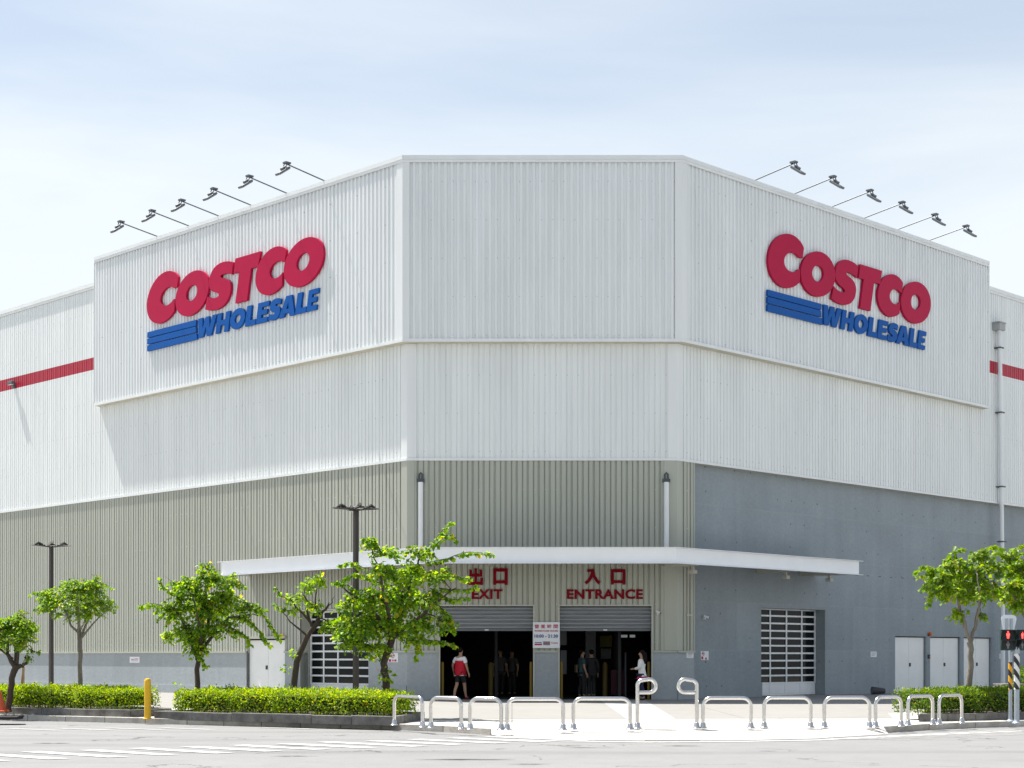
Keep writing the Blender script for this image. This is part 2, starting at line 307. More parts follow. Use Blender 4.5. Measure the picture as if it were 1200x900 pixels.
def bands(name, c):
    m = mat(name, c, .45); nt = m.node_tree; tc = nt.nodes.new('ShaderNodeTexCoord'); sx = nt.nodes.new('ShaderNodeSeparateXYZ'); nt.links.new(tc.outputs['Object'], sx.inputs[0])
    v = math_node(nt, 'FRACT', math_node(nt, 'DIVIDE', math_node(nt, 'ADD', sx.outputs[2], math_node(nt, 'MULTIPLY', sx.outputs[0], 1.5)), .27))
    nt.links.new(mixcol(nt, math_node(nt, 'GREATER_THAN', v, .5), c, (.018, .018, .02)), nt.nodes['Principled BSDF'].inputs['Base Color']); return m
M['stripe_y'] = bands('warning_yellow_bands', (.72, .34, .012)); M['stripe_w'] = bands('warning_white_bands', (.72, .72, .70))
# ------------------------------------------------------------------ ground
def sheet(name, pts, z, m):
    b = MB(); b.poly([(x, y, z) for x, y in pts]); o = b.build(name, m); return tag(o, kind='structure')
road = MB(); road.quad((-400, -150, -.12), (400, -150, -.12), (400, 600, -.12), (-400, 600, -.12)); tag(road.build('road', M['asphalt']), kind='structure')
KL = [(-60, 67.2), (-11.6, 38.75), (-7.3, 36.35), (-2.75, 34.0), (-1.4, 32.9), (-.41, 31.55)]
KR = [(7.45, 32.45), (8.7, 33.75), (9.95, 34.75), (11.3, 35.45), (16, 38.2), (60, 66)]
sheet('pavement', [*KL, *KR, (60, 130), (-60, 130)], 0.0, M['pave'])
FORE = [(-1.7, 36.2), (3.0, 36.75), (8.7, 36.95), (9.4, 40.5), (14, 46), (60, 90), (60, 128), (-58, 128), (-58, 76), (-12, 46.5), (-5.5, 41.5)]
sheet('forecourt', FORE, .004, M['fore'])
b = MB(); e0, e1 = 31.87, 31.99
b.quad((2.50, e0, .008), (3.52, e1, .008), (4.3, 52.6, .008), (2.85, 52.6, .008)); b.quad((2.42, 29.47, -.108), (3.43, 29.53, -.108), (3.52, e1, .008), (2.50, e0, .008))
tag(b.build('guide_path', M['path']), kind='structure')
# dropped kerb apron
ap = [(-.41, 31.55), (-.39, 31.0), (.63, 29.85), (2.5, 29.45), (4.1, 29.55), (5.7, 30.2), (7.42, 31.9), (7.45, 32.45)]
b = MB()
top = [(-.41, 31.55, .0), (7.45, 32.45, .0)]
mid = [(x, y, -.113) for x, y in ap[1:-1]]
for i in range(len(mid)-1):
    f0, f1 = i/(len(mid)-1), (i+1)/(len(mid)-1)
    t0 = [top[0][k]+(top[1][k]-top[0][k])*f0 for k in range(3)]; t1 = [top[0][k]+(top[1][k]-top[0][k])*f1 for k in range(3)]
    b.quad(mid[i], mid[i+1], t1, t0)
tag(b.build('apron', M['pave']), kind='structure')
def kerb(name, pts, w, z0, z1, m, inset=True):
    b = MB(); n = len(pts); out = []
    for i, p in enumerate(pts):
        d = Vector(pts[min(i+1, n-1)]) - Vector(pts[max(i-1, 0)]); d.normalize(); nn = Vector((-d.y, d.x)) * w
        out.append((p[0]+nn.x, p[1]+nn.y))
    for i in range(n-1):
        # individual stones about a metre long with a dark joint between
        L = (Vector(pts[i+1])-Vector(pts[i])).length; k = max(1, int(L/1.0)) if L < 20 else max(1, int(L/2.0))
        for j in range(k):
            g = .008/L*1
            a0, a1 = j/k+g, (j+1)/k-g
            lp = lambda A, B, f: (A[0]+(B[0]-A[0])*f, A[1]+(B[1]-A[1])*f)
            dz = random.uniform(-.006, .006)
            b.prism([lp(pts[i], pts[i+1], a0), lp(pts[i], pts[i+1], a1), lp(out[i], out[i+1], a1), lp(out[i], out[i+1], a0)], z0, z1+dz)
    return b.build(name, m, bevel=.012)
def offs(pts, w):
    n = len(pts); out = []
    for i, p in enumerate(pts):
        d = Vector(pts[min(i+1, n-1)]) - Vector(pts[max(i-1, 0)]); d.normalize(); out.append((p[0]+d.y*w, p[1]-d.x*w))
    return out
tag(kerb('kerb', offs(KL, .0), .15, -.14, .012, M['kerb']), kind='structure')
tag(kerb('kerb', offs(KR, .0), .15, -.14, .012, M['kerb']), kind='structure')

# road paint: zebra crossings seen nearly edge-on, and a thin edge line
def stripe_set(name, c0, d, n, along, length, width, step, z=-.112, skip=()):
    b = MB(); d = Vector(d).normalized(); a = Vector(along).normalized()
    for i in range(n):
        if i in skip: continue
        c = Vector(c0) + d*step*i; h = a*(length/2*random.uniform(.9, 1.05)); w = d*(width/2)
        b.poly([(*(c-h-w), z), (*(c+h-w), z), (*(c+h+w), z), (*(c-h+w), z)])
    return tag(b.build(name, M['paint']), kind='structure')
stripe_set('road_marking', (-9.8, 23.4), (.83, .55), 15, (.77, -.63), 2.3, .34, .88)
stripe_set('road_marking', (-14.2, 33.4), (.86, .1), 13, (.83, -.56), 1.6, .22, 1.05, skip=(3, 8))
stripe_set('road_marking', (6.6, 30.0), (.8, .62), 11, (.97, -.2), 1.7, .2, .62)
b = MB()
lp = [gp(600, 867.3, -.116), gp(660, 869, -.116), gp(760, 870.2, -.116), gp(860, 869.6, -.116), gp(960, 867.8, -.116), gp(1040, 863.5, -.116), gp(1200, 857, -.116)]
for i in range(len(lp)-1): b.quad((*lp[i], -.113), (*lp[i+1], -.113), (lp[i+1][0], lp[i+1][1]+.22, -.113), (lp[i][0], lp[i][1]+.22, -.113))
o = tag(b.build('road_marking', M['paint']), kind='structure')
b = MB()
for (px, py, w, h) in ((60, 871, 46, .16), (345, 886, 60, .10), (620, 895.5, 50, .1), (545, 890, 120, .14), (340, 874, 46, .12), (690, 876, 60, .1), (800, 874, 50, .12), (900, 880, 24, .08)):  # flat dark marks on the road: tar, and one smudge at the left
    x, y = gp(px, py, -.114); ww = w/F*y/2; k = 9
    up = [(x-ww+2*ww*i/k, y+h*random.uniform(.15, .6)*math.sin(math.pi*(i+.3)/(k+.6))) for i in range(k+1)]
    dn = [(x-ww+2*ww*i/k, y-h*random.uniform(.15, .6)*math.sin(math.pi*(i+.3)/(k+.6))) for i in range(k+1)]
    b.poly([(px_, py_, -.110) for px_, py_ in dn + up[::-1]])
tag(b.build('tar_and_dark_patches', M['tar_dark']), kind='structure')

# ------------------------------------------------------------------ the warehouse
BLD = thing('warehouse', 'large white ribbed steel warehouse with beige and blue-grey base and corner entrance', 'building', (1.0, 53.0, 0))
ZP, ZB, ZW, ZT, ZM = 1.55, 7.85, 11.7, 17.61, 16.7      # plinth top, beige top, box bottom, box top, main parapet
PB = .30                                                  # how far the upper box stands out
PROF_BOX = (.205, [(0, 0), (.085, 0), (.105, .042), (.185, .042)])
PROF_FLAT = (.36, [(0, .022), (.14, .022), (.149, 0), (.172, 0), (.181, .022), (.29, .022), (.299, 0), (.351, 0)])
PROF_WIDE = (.36, [(0, .034), (.135, .034), (.141, -.015), (.172, -.015), (.178, .034), (.29, .034), (.296, -.015), (.354, -.015)])
def corr(b, W, L0, L1, z0, z1, prof, off=0.0, holes=()):
    per, pts = prof; s = set([L0, L1])
    for a, c, _, _ in holes: s |= {a, c}
    prof_at = []
    i0 = math.floor(L0/per)-1; i1 = math.ceil(L1/per)+1
    base = [(i*per+p, o) for i in range(i0, i1+1) for p, o in pts]
    xs = [x for x, _ in base]; os_ = [o for _, o in base]
    for x in xs:
        if L0 < x < L1: s.add(x)
    s = sorted(s)
    f = lambda x: float(np.interp(x, xs, os_)) + off
    for a, c in zip(s[:-1], s[1:]):
        if c-a < 1e-6: continue
        mid = (a+c)/2; segs = [(z0, z1)]
        for h0, h1, hb, ht in holes:
            if h0 < mid < h1:
                ns = []
                for p, q in segs:
                    if hb > p: ns.append((p, min(q, hb)))
                    if ht < q: ns.append((max(p, ht), q))
                segs = ns
        for p, q in segs:
            if q-p > 1e-6: b.quad(W.p(a, p, f(a)), W.p(c, p, f(c)), W.p(c, q, f(c)), W.p(a, q, f(a)), uv=[(a, p), (c, p), (c, q), (a, q)])
FLAT = (1000., [(0, 0), (999, 0)])
def part(name, m, fn, bevel=0, parent=BLD):
    b = MB(); fn(b); return b.build(name, m, parent, bevel=bevel)
LFAR = 62.0
LBOX, RBOX = tl(111.5, PB)*K2+.414*PB, tr(1158, PB)*K2+.414*PB
# upper box
def offwall(W, p, side):                                  # a wall plane moved out, its origin at the moved mitre corner
    x = CXL - p*.41421 if side == 'L' else CXR + p*.41421
    w = Wall((x, CY-p), (W.d.x, W.d.y), (W.n.x, W.n.y)); return w
BXL, BXR = offwall(WL, PB, 'L'), offwall(WR, PB, 'R'); BXC = Wall((CXL-PB*.41421, CY-PB), (1, 0), (0, -1)); LBC = LC+2*PB*.41421
part('upper_cladding', M['white_up'], lambda b: corr(b, BXL, 0, LBOX, ZW, ZT, PROF_BOX))
part('upper_cladding', M['white_up'], lambda b: corr(b, BXC, 0, LBC, ZW, ZT, PROF_BOX))
part('upper_cladding', M['white_up'], lambda b: corr(b, BXR, 0, RBOX, ZW, ZT, PROF_BOX))
for W, L in ((BXL, LBOX), (BXR, RBOX)): part('end_trim', M['trim_w'], lambda b: b.wbox(W, L, L+.03, ZW-.02, ZT, -PB-.02, .045))
def mitre_strip(b, p0, p1, z0, z1, LL=None, RL=None):     # a band that follows the three faces between offsets p0 (inner) and p1 (outer)
    LL = LBOX if LL is None else LL; RL = RBOX if RL is None else RL
    def line(p):
        l = offwall(WL, p, 'L'); r = offwall(WR, p, 'R')
        return [l.p(LL, 0)[:2], l.p(0, 0)[:2], r.p(0, 0)[:2], r.p(RL, 0)[:2]]
    A, B_ = line(p1), line(p0)
    for i in range(3): b.prism([A[i], A[i+1], B_[i+1], B_[i]], z0, z1)
part('soffit', M['cream'], lambda b: mitre_strip(b, .0, PB+.035, ZW-.045, ZW-.003))
part('drip_flashing', M['trim_w'], lambda b: mitre_strip(b, PB+.037, PB+.075, ZW-.05, ZW+.05))
part('parapet_cap', M['trim_w'], lambda b: mitre_strip(b, PB-.30, PB+.09, ZT-.03, ZT+.10))
part('parapet_flashing', M['trim_w'], lambda b: mitre_strip(b, PB+.064, PB+.074, ZT-.13, ZT-.032))
def corner(name, m, p, w1, w2, z0, z1, sides='LR'):
    for s in sides:
        W = offwall(WL if s == 'L' else WR, p, s); Wi = offwall(WL if s == 'L' else WR, p-.04, s)
        sg = 1 if s == 'L' else -1
        pts = [W.p(w1, 0)[:2], W.o.xy[:], (W.o.x+sg*w2, W.o.y), (Wi.o.x+sg*w2, Wi.o.y), Wi.o.xy[:], Wi.p(w1, 0)[:2]]
        part(name, m, lambda b: b.prism(pts if s == 'L' else pts[::-1], z0, z1), bevel=.006)
corner('corner_trim', M['trim_w'], PB+.062, .30, .22, ZW+.052, ZT-.032)
corner('corner_trim', M['trim_w'], .05, .30, .30, ZB+.06, ZW-.05)
corner('corner_trim', M['trim_b'], .05, .30, .24, ZP+.06, ZB-.03, 'L')
corner('corner_trim', M['trim_b'], .05, .22, .42, ZP+.06, ZB-.03, 'R')
# middle white cladding and the taller walls beyond the box
part('white_cladding', M['white_mid'], lambda b: corr(b, WC, 0, LC, ZB, ZW, PROF_FLAT))
for W in (WL, WR):
    part('white_cladding', M['white_mid'], lambda b: corr(b, W, 0, LFAR, ZB, 13.25, PROF_FLAT))
    part('red_stripe', M['red_sheet'], lambda b: corr(b, W, 12, LFAR, 13.25, 13.76, PROF_FLAT))
    part('white_cladding', M['white_mid'], lambda b: corr(b, W, 0, LFAR, 13.76, ZM, PROF_FLAT))
    part('parapet_cap', M['trim_w'], lambda b: b.wbox(W, (LBOX if W is WL else RBOX)+.04, LFAR, ZM-.02, ZM+.13, -.3, .09))
    part('parapet_flashing', M['trim_w'], lambda b: b.wbox(W, (LBOX if W is WL else RBOX)+.04, LFAR, ZM-.12, ZM-.022, .045, .056))
part('drip_flashing', M['trim_w'], lambda b: mitre_strip(b, .036, .07, ZB-.03, ZB+.055, LFAR, LFAR))
# beige lower cladding
T = lambda px, off=0: tl(px, off)*K2
U = lambda px, off=0: tr(px, off)*K2
GD0, GD1 = T(433), T(353)                                # left glass door
SD0, SD1 = T(335), T(290)                                # left service door
EX0, EX1 = -2.35-CXL, .69-CXL                            # exit opening
EN0, EN1 = 1.56-CXL, 4.56-CXL
ZD = 3.06
part('beige_cladding', M['beige'], lambda b: corr(b, WC, 0, LC, ZP, ZB-.001, PROF_WIDE, 0, [(EX0, EX1, 0, ZD), (EN0, EN1, 0, ZD)]))
part('beige_cladding', M['beige'], lambda b: corr(b, WL, 0, LFAR, ZP, ZB-.001, PROF_WIDE, 0, [(GD0, GD1, 0, 3.0), (SD0, SD1, 0, 2.05)]))
RB = .86                                                 # beige return on the right wall
part('beige_cladding', M['beige'], lambda b: corr(b, WR, 0, RB, ZP, ZB-.001, PROF_WIDE))
part('return_trim', M['trim_b'], lambda b: b.wbox(WR, RB, RB+.05, ZP+.06, ZB-.032, -.27, .05))
part('pilaster', M['trim_b'], lambda b: b.wbox(WR, RB+.06, RB+.26, 0.45, ZB-.03, -.28, -.20), bevel=.01)
# plinth
def plinth(b, W, a0, a1, zt=ZP):
    zs = .31 if (W is WL and a0 > 3) else .45
    q = lambda a, z, o: W.p(a, z, o)
    for (z0, z1, o) in ((zs, zt, .045), (0, zs, .10)):
        b.quad(q(a0, z0, o), q(a1, z0, o), q(a1, z1, o), q(a0, z1, o), uv=[(a0, z0), (a1, z0), (a1, z1), (a0, z1)])
        for a in (a0, a1): b.quad(q(a, z0, o), q(a, z0, -.3), q(a, z1, -.3), q(a, z1, o))
    b.quad(q(a0, zs, .10), q(a1, zs, .10), q(a1, zs, .045), q(a0, zs, .045))
    b.quad(q(a0, zt, .045), q(a1, zt, .045), q(a1, zt, -.1), q(a0, zt, -.1))
for W, a0, a1 in ((WC, -.02, EX0-.05), (WC, EX1+.05, EN0-.05), (WC, EN1+.05, LC+.02), (WL, -.02, GD0), (WL, GD1, SD0), (WL, SD1, LFAR), (WR, -.02, RB+.02)):
    part('plinth', M['plinth'], lambda b: plinth(b, W, a0, a1))
    part('plinth_flashing', M['trim_b'], lambda b: b.wbox(W, a0, a1, ZP-.01, ZP+.055, -.02, .10))
# right concrete wall, set back under the white cladding
OC = -.25
def holed(b, W, a0, a1, z0, z1, off, holes):
    corr(b, W, a0, a1, z0, z1, FLAT, off, holes)
RG0, RG1, RGZ = U(892, OC), U(967, OC), 3.12             # right glass door recess
DRS = [(1049, 1085.5), (1090, 1125.5), (1129.5, 1162)]
DR = [(U(a, OC), U(c, OC)) for a, c in DRS]; DZ = 2.2
def rc(b):
    holed(b, WR, RB+.05, LFAR, 0, ZB, OC, [(RG0, RG1, 0, RGZ)] + [(a, c, 0, DZ) for a, c in DR])
    for a0, a1, zt, dp in [(RG0, RG1, RGZ, .42)] + [(a, c, DZ, .10) for a, c in DR]:
        q = lambda a, z, o: WR.p(a, z, o)
        for a in (a0, a1): b.quad(q(a, 0, OC), q(a, 0, OC-dp), q(a, zt, OC-dp), q(a, zt, OC), uv=[(a, 0), (a+dp, 0), (a+dp, zt), (a, zt)])
        b.quad(q(a0, zt, OC), q(a1, zt, OC), q(a1, zt, OC-dp), q(a0, zt, OC-dp), uv=[(a0, zt), (a1, zt), (a1, zt+dp), (a0, zt+dp)])
part('concrete_wall', M['conc'], rc)
part('skirt', M['conc'], lambda b: (corr(b, WR, RB+.3, RG0-.001, .0, .5, FLAT, OC+.05), b.quad(WR.p(RB+.3, .5, OC+.05), WR.p(RG0, .5, OC+.05), WR.p(RG0, .5, OC), WR.p(RB+.3, .5, OC)), b.quad(WR.p(RG0, 0, OC+.05), WR.p(RG0, 0, OC), WR.p(RG0, .5, OC), WR.p(RG0, .5, OC+.05))))
part('soffit', M['cream'], lambda b: b.wbox(WR, RB+.06, LFAR, ZB-.028, ZB-.002, OC-.02, .034))
for i in range(9):
    a = U(962+i*13.5, OC); part('wall_slot', M['ink_black'], lambda b: b.wbox(WR, a, a+.16+.03*math.sin(i*3), 4.46, 4.482, OC-.01, OC+.004))
# roof and back, so the sun from behind is stopped
le, re = WL.p(LFAR, 0)[:2], WR.p(LFAR, 0)[:2]
part('roof', M['roof'], lambda b: b.poly([(CXL, CY+.1, ZM-.3), (CXR, CY+.1, ZM-.3), (re[0], re[1], ZM-.3), (le[0], le[1], ZM-.3)]))
part('back_wall', M['roof'], lambda b: b.quad((le[0], le[1], 0), (re[0], re[1], 0), (re[0], re[1], ZM), (le[0], le[1], ZM)))
# interior of the lobby
IX0, IX1, IY0, IY1, IZ = CXL+.25, CXR-.25, CY+.32, CY+10, 4.0
def lobby(b):
    b.quad((IX0, IY0, .0), (IX0, IY1, 0), (IX0, IY1, IZ), (IX0, IY0, IZ)); b.quad((IX1, IY0, 0), (IX1, IY1, 0), (IX1, IY1, IZ), (IX1, IY0, IZ))
    b.quad((IX0, IY1, 0), (IX1, IY1, 0), (IX1, IY1, IZ), (IX0, IY1, IZ)); b.quad((IX0, IY0, IZ), (IX1, IY0, IZ), (IX1, IY1, IZ), (IX0, IY1, IZ))
    # front returns beside and over the openings
    for x0, x1, z0, z1 in ((IX0, CXL+EX0, 0, IZ), (CXL+EX1, CXL+EN0, 0, IZ), (CXL+EN1, IX1, 0, IZ), (CXL+EX0, CXL+EX1, ZD, IZ), (CXL+EN0, CXL+EN1, ZD, IZ)):
        b.quad((x0, IY0, z0), (x1, IY0, z0), (x1, IY0, z1), (x0, IY0, z1))
    for x in (CXL+EX0, CXL+EX1, CXL+EN0, CXL+EN1): b.quad((x, CY, 0), (x, IY0, 0), (x, IY0, ZD), (x, CY, ZD))
    for x0, x1 in ((EX0, EX1), (EN0, EN1)): b.quad((CXL+x0, CY, ZD), (CXL+x1, CY, ZD), (CXL+x1, IY0, ZD), (CXL+x0, IY0, ZD))
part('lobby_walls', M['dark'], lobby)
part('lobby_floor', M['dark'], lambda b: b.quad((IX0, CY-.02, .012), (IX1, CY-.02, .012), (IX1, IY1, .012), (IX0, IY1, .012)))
part('lobby_column', M['poster'], lambda b: b.box(xp(686, 57), 56.8, .012, xp(698, 57), 57.2, IZ), bevel=.02)
part('lobby_partition', M['dark2'], lambda b: b.box(-.6, 56.2, .012, -.5, 60, 3.2)); part('lobby_partition', M['dark2'], lambda b: b.box(3.62, 55.2, .012, 3.72, 60, IZ-.5))
for px0, px1, py0, py1, Y in ((654, 664, 735, 756, 55.5), (657, 664, 762, 790, 55.5), (704, 716, 760, 772, 57.4)):
    part('notice', M['poster'], lambda b: b.box(xp(px0, Y), Y-.03, zy(py1, Y), xp(px1, Y), Y, zy(py0, Y)))
part('notice', M['poster_y'], lambda b: b.box(xp(703, 57.4), 57.34, zy(758, 57.4), xp(717, 57.4), 57.38, zy(745, 57.4)))
part('strip_light', M['strip'], lambda b: b.box(xp(727, 60), 59.9, zy(747, 60), xp(735, 60), 60, zy(744, 60)))
part('strip_light', M['strip'], lambda b: b.box(xp(738, 60), 59.9, zy(747, 60), xp(744, 60), 60, zy(744, 60)))
# roller shutters
for a0, a1 in ((EX0, EX1), (EN0, EN1)):
    def sh(b):
        n = 60; z0, z1 = 2.31, ZD
        for i in range(n):
            zz = [z0+(z1-z0)*(i+k)/n for k in (0, 1)]; oo = [-.15+.045*abs(math.sin(math.pi*(z-z0)/.125)) for z in zz]
            b.quad(WC.p(a0, zz[0], oo[0]), WC.p(a1, zz[0], oo[0]), WC.p(a1, zz[1], oo[1]), WC.p(a0, zz[1], oo[1]))
    s = part('roller_shutter', M['shutter'], sh)
    part('bottom_bar', M['lampgrey'], lambda b: b.wbox(WC, a0+.01, a1-.01, 2.25, 2.31, -.17, -.11), parent=s)
    part('bar_handle', M['alu'], lambda b: b.wbox(WC, (a0+a1)/2-.06, (a0+a1)/2+.06, 2.265, 2.30, -.109, -.095), parent=s)
    def fr(b):
        b.wbox(WC, a0-.05, a0, 0.0, ZD+.05, -.02, .075); b.wbox(WC, a1, a1+.05, 0.0, ZD+.05, -.02, .075); b.wbox(WC, a0, a1, ZD, ZD+.05, -.02, .075)
    part('door_frame', M['frame'], fr)
    for a in (a0+.06, a1-.06): part('guard_post', M['yellow_half_shaded'], lambda b: b.lathe(WC.p(a, 0, -.25), [(.05, .012), (.05, 1.2), (.03, 1.24)], 10))
# sectional glass doors
def glass_door(W, a0, a1, zb, zt, o, cols, rows, parent=BLD):
    g = part('glass_door', M['alu'], lambda b: glass_frame(b, W, a0, a1, zb, zt, o, cols, rows))
    part('glazing', M['glass'], lambda b: b.wbox(W, a0+.03, a1-.03, zb+.42, zt-.02, o-.03, o-.012), parent=g)
    for i in range(4): part('kick_panel', M['alu'], lambda b: b.wbox(W, a0+.06+(a1-a0-.12)*i/4+.02, a0+.06+(a1-a0-.12)*(i+1)/4-.02, zb+.07, zb+.36, o+.0, o+.016), parent=g)
    return g
def glass_frame(b, W, a0, a1, zb, zt, o, cols, rows):
    n = len(cols)
    b.wbox(W, a0, a1, zb, zb+.42, o-.03, o+.0)
    for c in cols: b.wbox(W, c-.032, c+.032, zb+.425, zt, o-.01, o+.024)
    h = (zt-zb-.42)/rows
    for i in range(rows+1):
        z = zb+.44+i*h
        if z > zt: z = zt-.01
        b.wbox(W, a0, a1, z-.03, z+.03, o-.008, o+.021)
w = RG1-RG0
glass_door(WR, RG0+.02, RG1-.02, .02, RGZ-.01, OC-.42, [RG0+.06, RG0+.06+(w-.12)*.27, RG0+.06+(w-.12)*.53, RG0+.06+(w-.12)*.78, RG1-.06], 10)
OG = -.40
g0, g1 = GD0, GD1
part('door_recess', M['trim_b'], lambda b: [b.quad(WL.p(a, 0, .04), WL.p(a, 0, OG-.05), WL.p(a, 3.0, OG-.05), WL.p(a, 3.0, .04)) for a in (g0, g1)] + [b.quad(WL.p(g0, 3.0, .04), WL.p(g1, 3.0, .04), WL.p(g1, 3.0, OG-.05), WL.p(g0, 3.0, OG-.05))])
part('door_frame', M['frame'], lambda b: (b.wbox(WL, g0-.05, g0, ZP+.06, 3.05, -.01, .06), b.wbox(WL, g1, g1+.05, ZP+.06, 3.05, -.01, .06), b.wbox(WL, g0, g1, 3.0, 3.05, -.01, .06)))
wl_ = g1-g0
glass_door(WL, g0+.02, g1-.02, .02, 2.98, OG, [g0+.06, g0+.06+(wl_-.12)*.30, g0+.06+(wl_-.12)*.58, g0+.06+(wl_-.12)*.80, g1-.06], 9)
# white double doors
def double_door(W, a0, a1, zt, o):
    d = None
    am = (a0+a1)/2
    d = part('service_door', M['door'], lambda b: (b.wbox(W, a0, am-.006, .03, zt-.0, o-.05, o), b.wbox(W, am+.006, a1, .03, zt, o-.05, o)), bevel=.006)
    part('handle', M['handle'], lambda b: b.wbox(W, am+.03, am+.12, zt*.47, zt*.47+.14, o, o+.03), parent=d)
    part('threshold', M['frame'], lambda b: b.wbox(W, a0, a1, .005, .028, o-.05, o+.02), parent=d)
for a, c in DR: double_door(WR, a+.03, c-.03, DZ-.04, OC-.10)
double_door(WL, SD0+.02, SD1-.02, 2.0, -.08)
part('door_recess', M['trim_b'], lambda b: [b.quad(WL.p(a, 0, .045), WL.p(a, 0, -.15), WL.p(a, 2.05, -.15), WL.p(a, 2.05, .045)) for a in (SD0, SD1)] + [b.wbox(WL, SD0-.1, SD1+.1, 2.05, 2.14, -.1, .14)])
# canopy over the entrance
CF = [(-10.45, 58.29), (-2.66, 50.5), (5.11, 50.5), (12.36, 57.75)]    # front line of the fascia
ZC0, ZC1 = 4.33, 4.80
def canopy_deck(b):
    L = WL.p(8.72, 0, .04)[:2]; Rr = WR.p(8.21, 0, OC)[:2]
    pl = [CF[0], CF[1], CF[2], CF[3], Rr, (CXR, CY-.05), (CXL, CY-.05), L]
    n = len(pl)
    b.prism(pl, ZC1-.12, ZC1-.02)
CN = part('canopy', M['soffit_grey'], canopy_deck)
def fascia(b):
    def band(o0, o1, z0, z1, ex=0):
        a = [Vector(p) for p in CF]
        dirs = [(a[1]-a[0]).normalized(), (a[2]-a[1]).normalized(), (a[3]-a[2]).normalized()]
        nrm = [Vector((d.y, -d.x)) for d in dirs]
        def line(o):
            p0 = a[0]+nrm[0]*o-dirs[0]*ex; p3 = a[3]+nrm[2]*o+dirs[2]*ex
            def isec(p, d, q, e):
                den = d.x*e.y-d.y*e.x; t = ((q.x-p.x)*e.y-(q.y-p.y)*e.x)/den; return p+d*t
            p1 = isec(a[0]+nrm[0]*o, dirs[0], a[1]+nrm[1]*o, dirs[1]); p2 = isec(a[1]+nrm[1]*o, dirs[1], a[2]+nrm[2]*o, dirs[2])
            return [p0, p1, p2, p3]
        A, B_ = line(o1), line(o0)
        for i in range(3): b.prism([A[i][:], A[i+1][:], B_[i+1][:], B_[i][:]], z0, z1)
    band(.0, .02, ZC0, ZC1); band(-.0, .13, ZC1+.001, ZC1+.018, .12); band(0, .13, ZC0-.018, ZC0-.001, .12)
    # the end returns
part('fascia', M['fascia'], fascia, parent=CN)
for (p, wl) in ((CF[0], WL.p(8.72, 0, .04)), (CF[3], WR.p(8.21, 0, OC))):
    d = (Vector(wl[:2])-Vector(p)); n = Vector((-d.y, d.x)).normalized()*.02; p = Vector(p); q = p+d
    part('end_beam', M['fascia'], lambda b: b.prism([(p+n)[:], (p-n)[:], (q-n)[:], (q+n)[:]], ZC0, ZC1-.121), parent=CN)
for W, a, o, oo, zl in [(WR, U(px, .95), o, 1.35, -.02) for px, o in ((806, 0), (921, OC), (972, OC))] + [(WL, T(px, .95), .04, 1.15, .02) for px in (300, 345, 395, 445)] + [(WC, a, .04, 2.45, .02) for a in (.6, 2.7, 4.9, 7.0, 8.4)]:
    part('bracket', M['frame'], lambda b: b.wbox(W, a-.06, a+.06, ZC0+zl, ZC1-.122, o, oo), parent=CN)
for px, W, o in ((812, WR, 0), (921, WR, OC), (972, WR, OC)):
    a = U(px, .95)
    part('hanging_lamp', M['frame'], lambda b: (b.wbox(W, a-.03, a+.03, ZC0-.141, ZC0-.02, .9, .98), b.wbox(W, a-.10, a+.10, ZC0-.25, ZC0-.14, .85, 1.05)), parent=CN)
# rain pipes
for px in (493, 781):
    x = xp(px, 52.85); Y = 52.86
    p = part('rain_pipe', M['pipe'], lambda b: b.tube([(x, Y, 4.7), (x, Y, zy(565, Y))], .085, 10))
    part('pipe_hook', M['clamp'], lambda b: (b.box(x-.12, Y-.03, zy(565, Y)+.002, x+.12, Y+.1, zy(561, Y)), b.tube([(x-.05, Y, zy(561, Y)), (x-.05, Y, zy(556, Y)), (x, Y, zy(554, Y)), (x+.05, Y, zy(556, Y)), (x+.05, Y, zy(561, Y))], .03, 6)), parent=p)
a = U(1172, .2)
p = part('rain_pipe', M['pipe'], lambda b: b.tube([WR.p(a-.05, zy(388, 68), .2), WR.p(a+.2, 4, .2), WR.p(a+.25, 0, .2)], .095, 12))
part('rain_hopper', M['hopper'], lambda b: (b.wbox(WR, a-.34, a+.14, zy(389, 68), zy(381, 68), .03, .36), b.wbox(WR, a-.37, a+.17, zy(381, 68)+.002, zy(381, 68)+.05, .02, .39)), parent=p)
for i, z in enumerate((14.3, 11.6, 8.5, 6.2)): part('pipe_clamp', M['clamp'], lambda b: b.wbox(WR, a-.19+.075*i, a+.11+.075*i, z, z+.045, .03, .32), parent=p)
for a in (.52, .68): part('conduit', M['frame'], lambda b: b.tube([WR.p(a, ZP+.06, .06), WR.p(a, 4.3, .06)], .022, 6))
part('conduit_clamp', M['frame'], lambda b: b.wbox(WR, .46, .74, 2.75, 2.80, .03, .085))

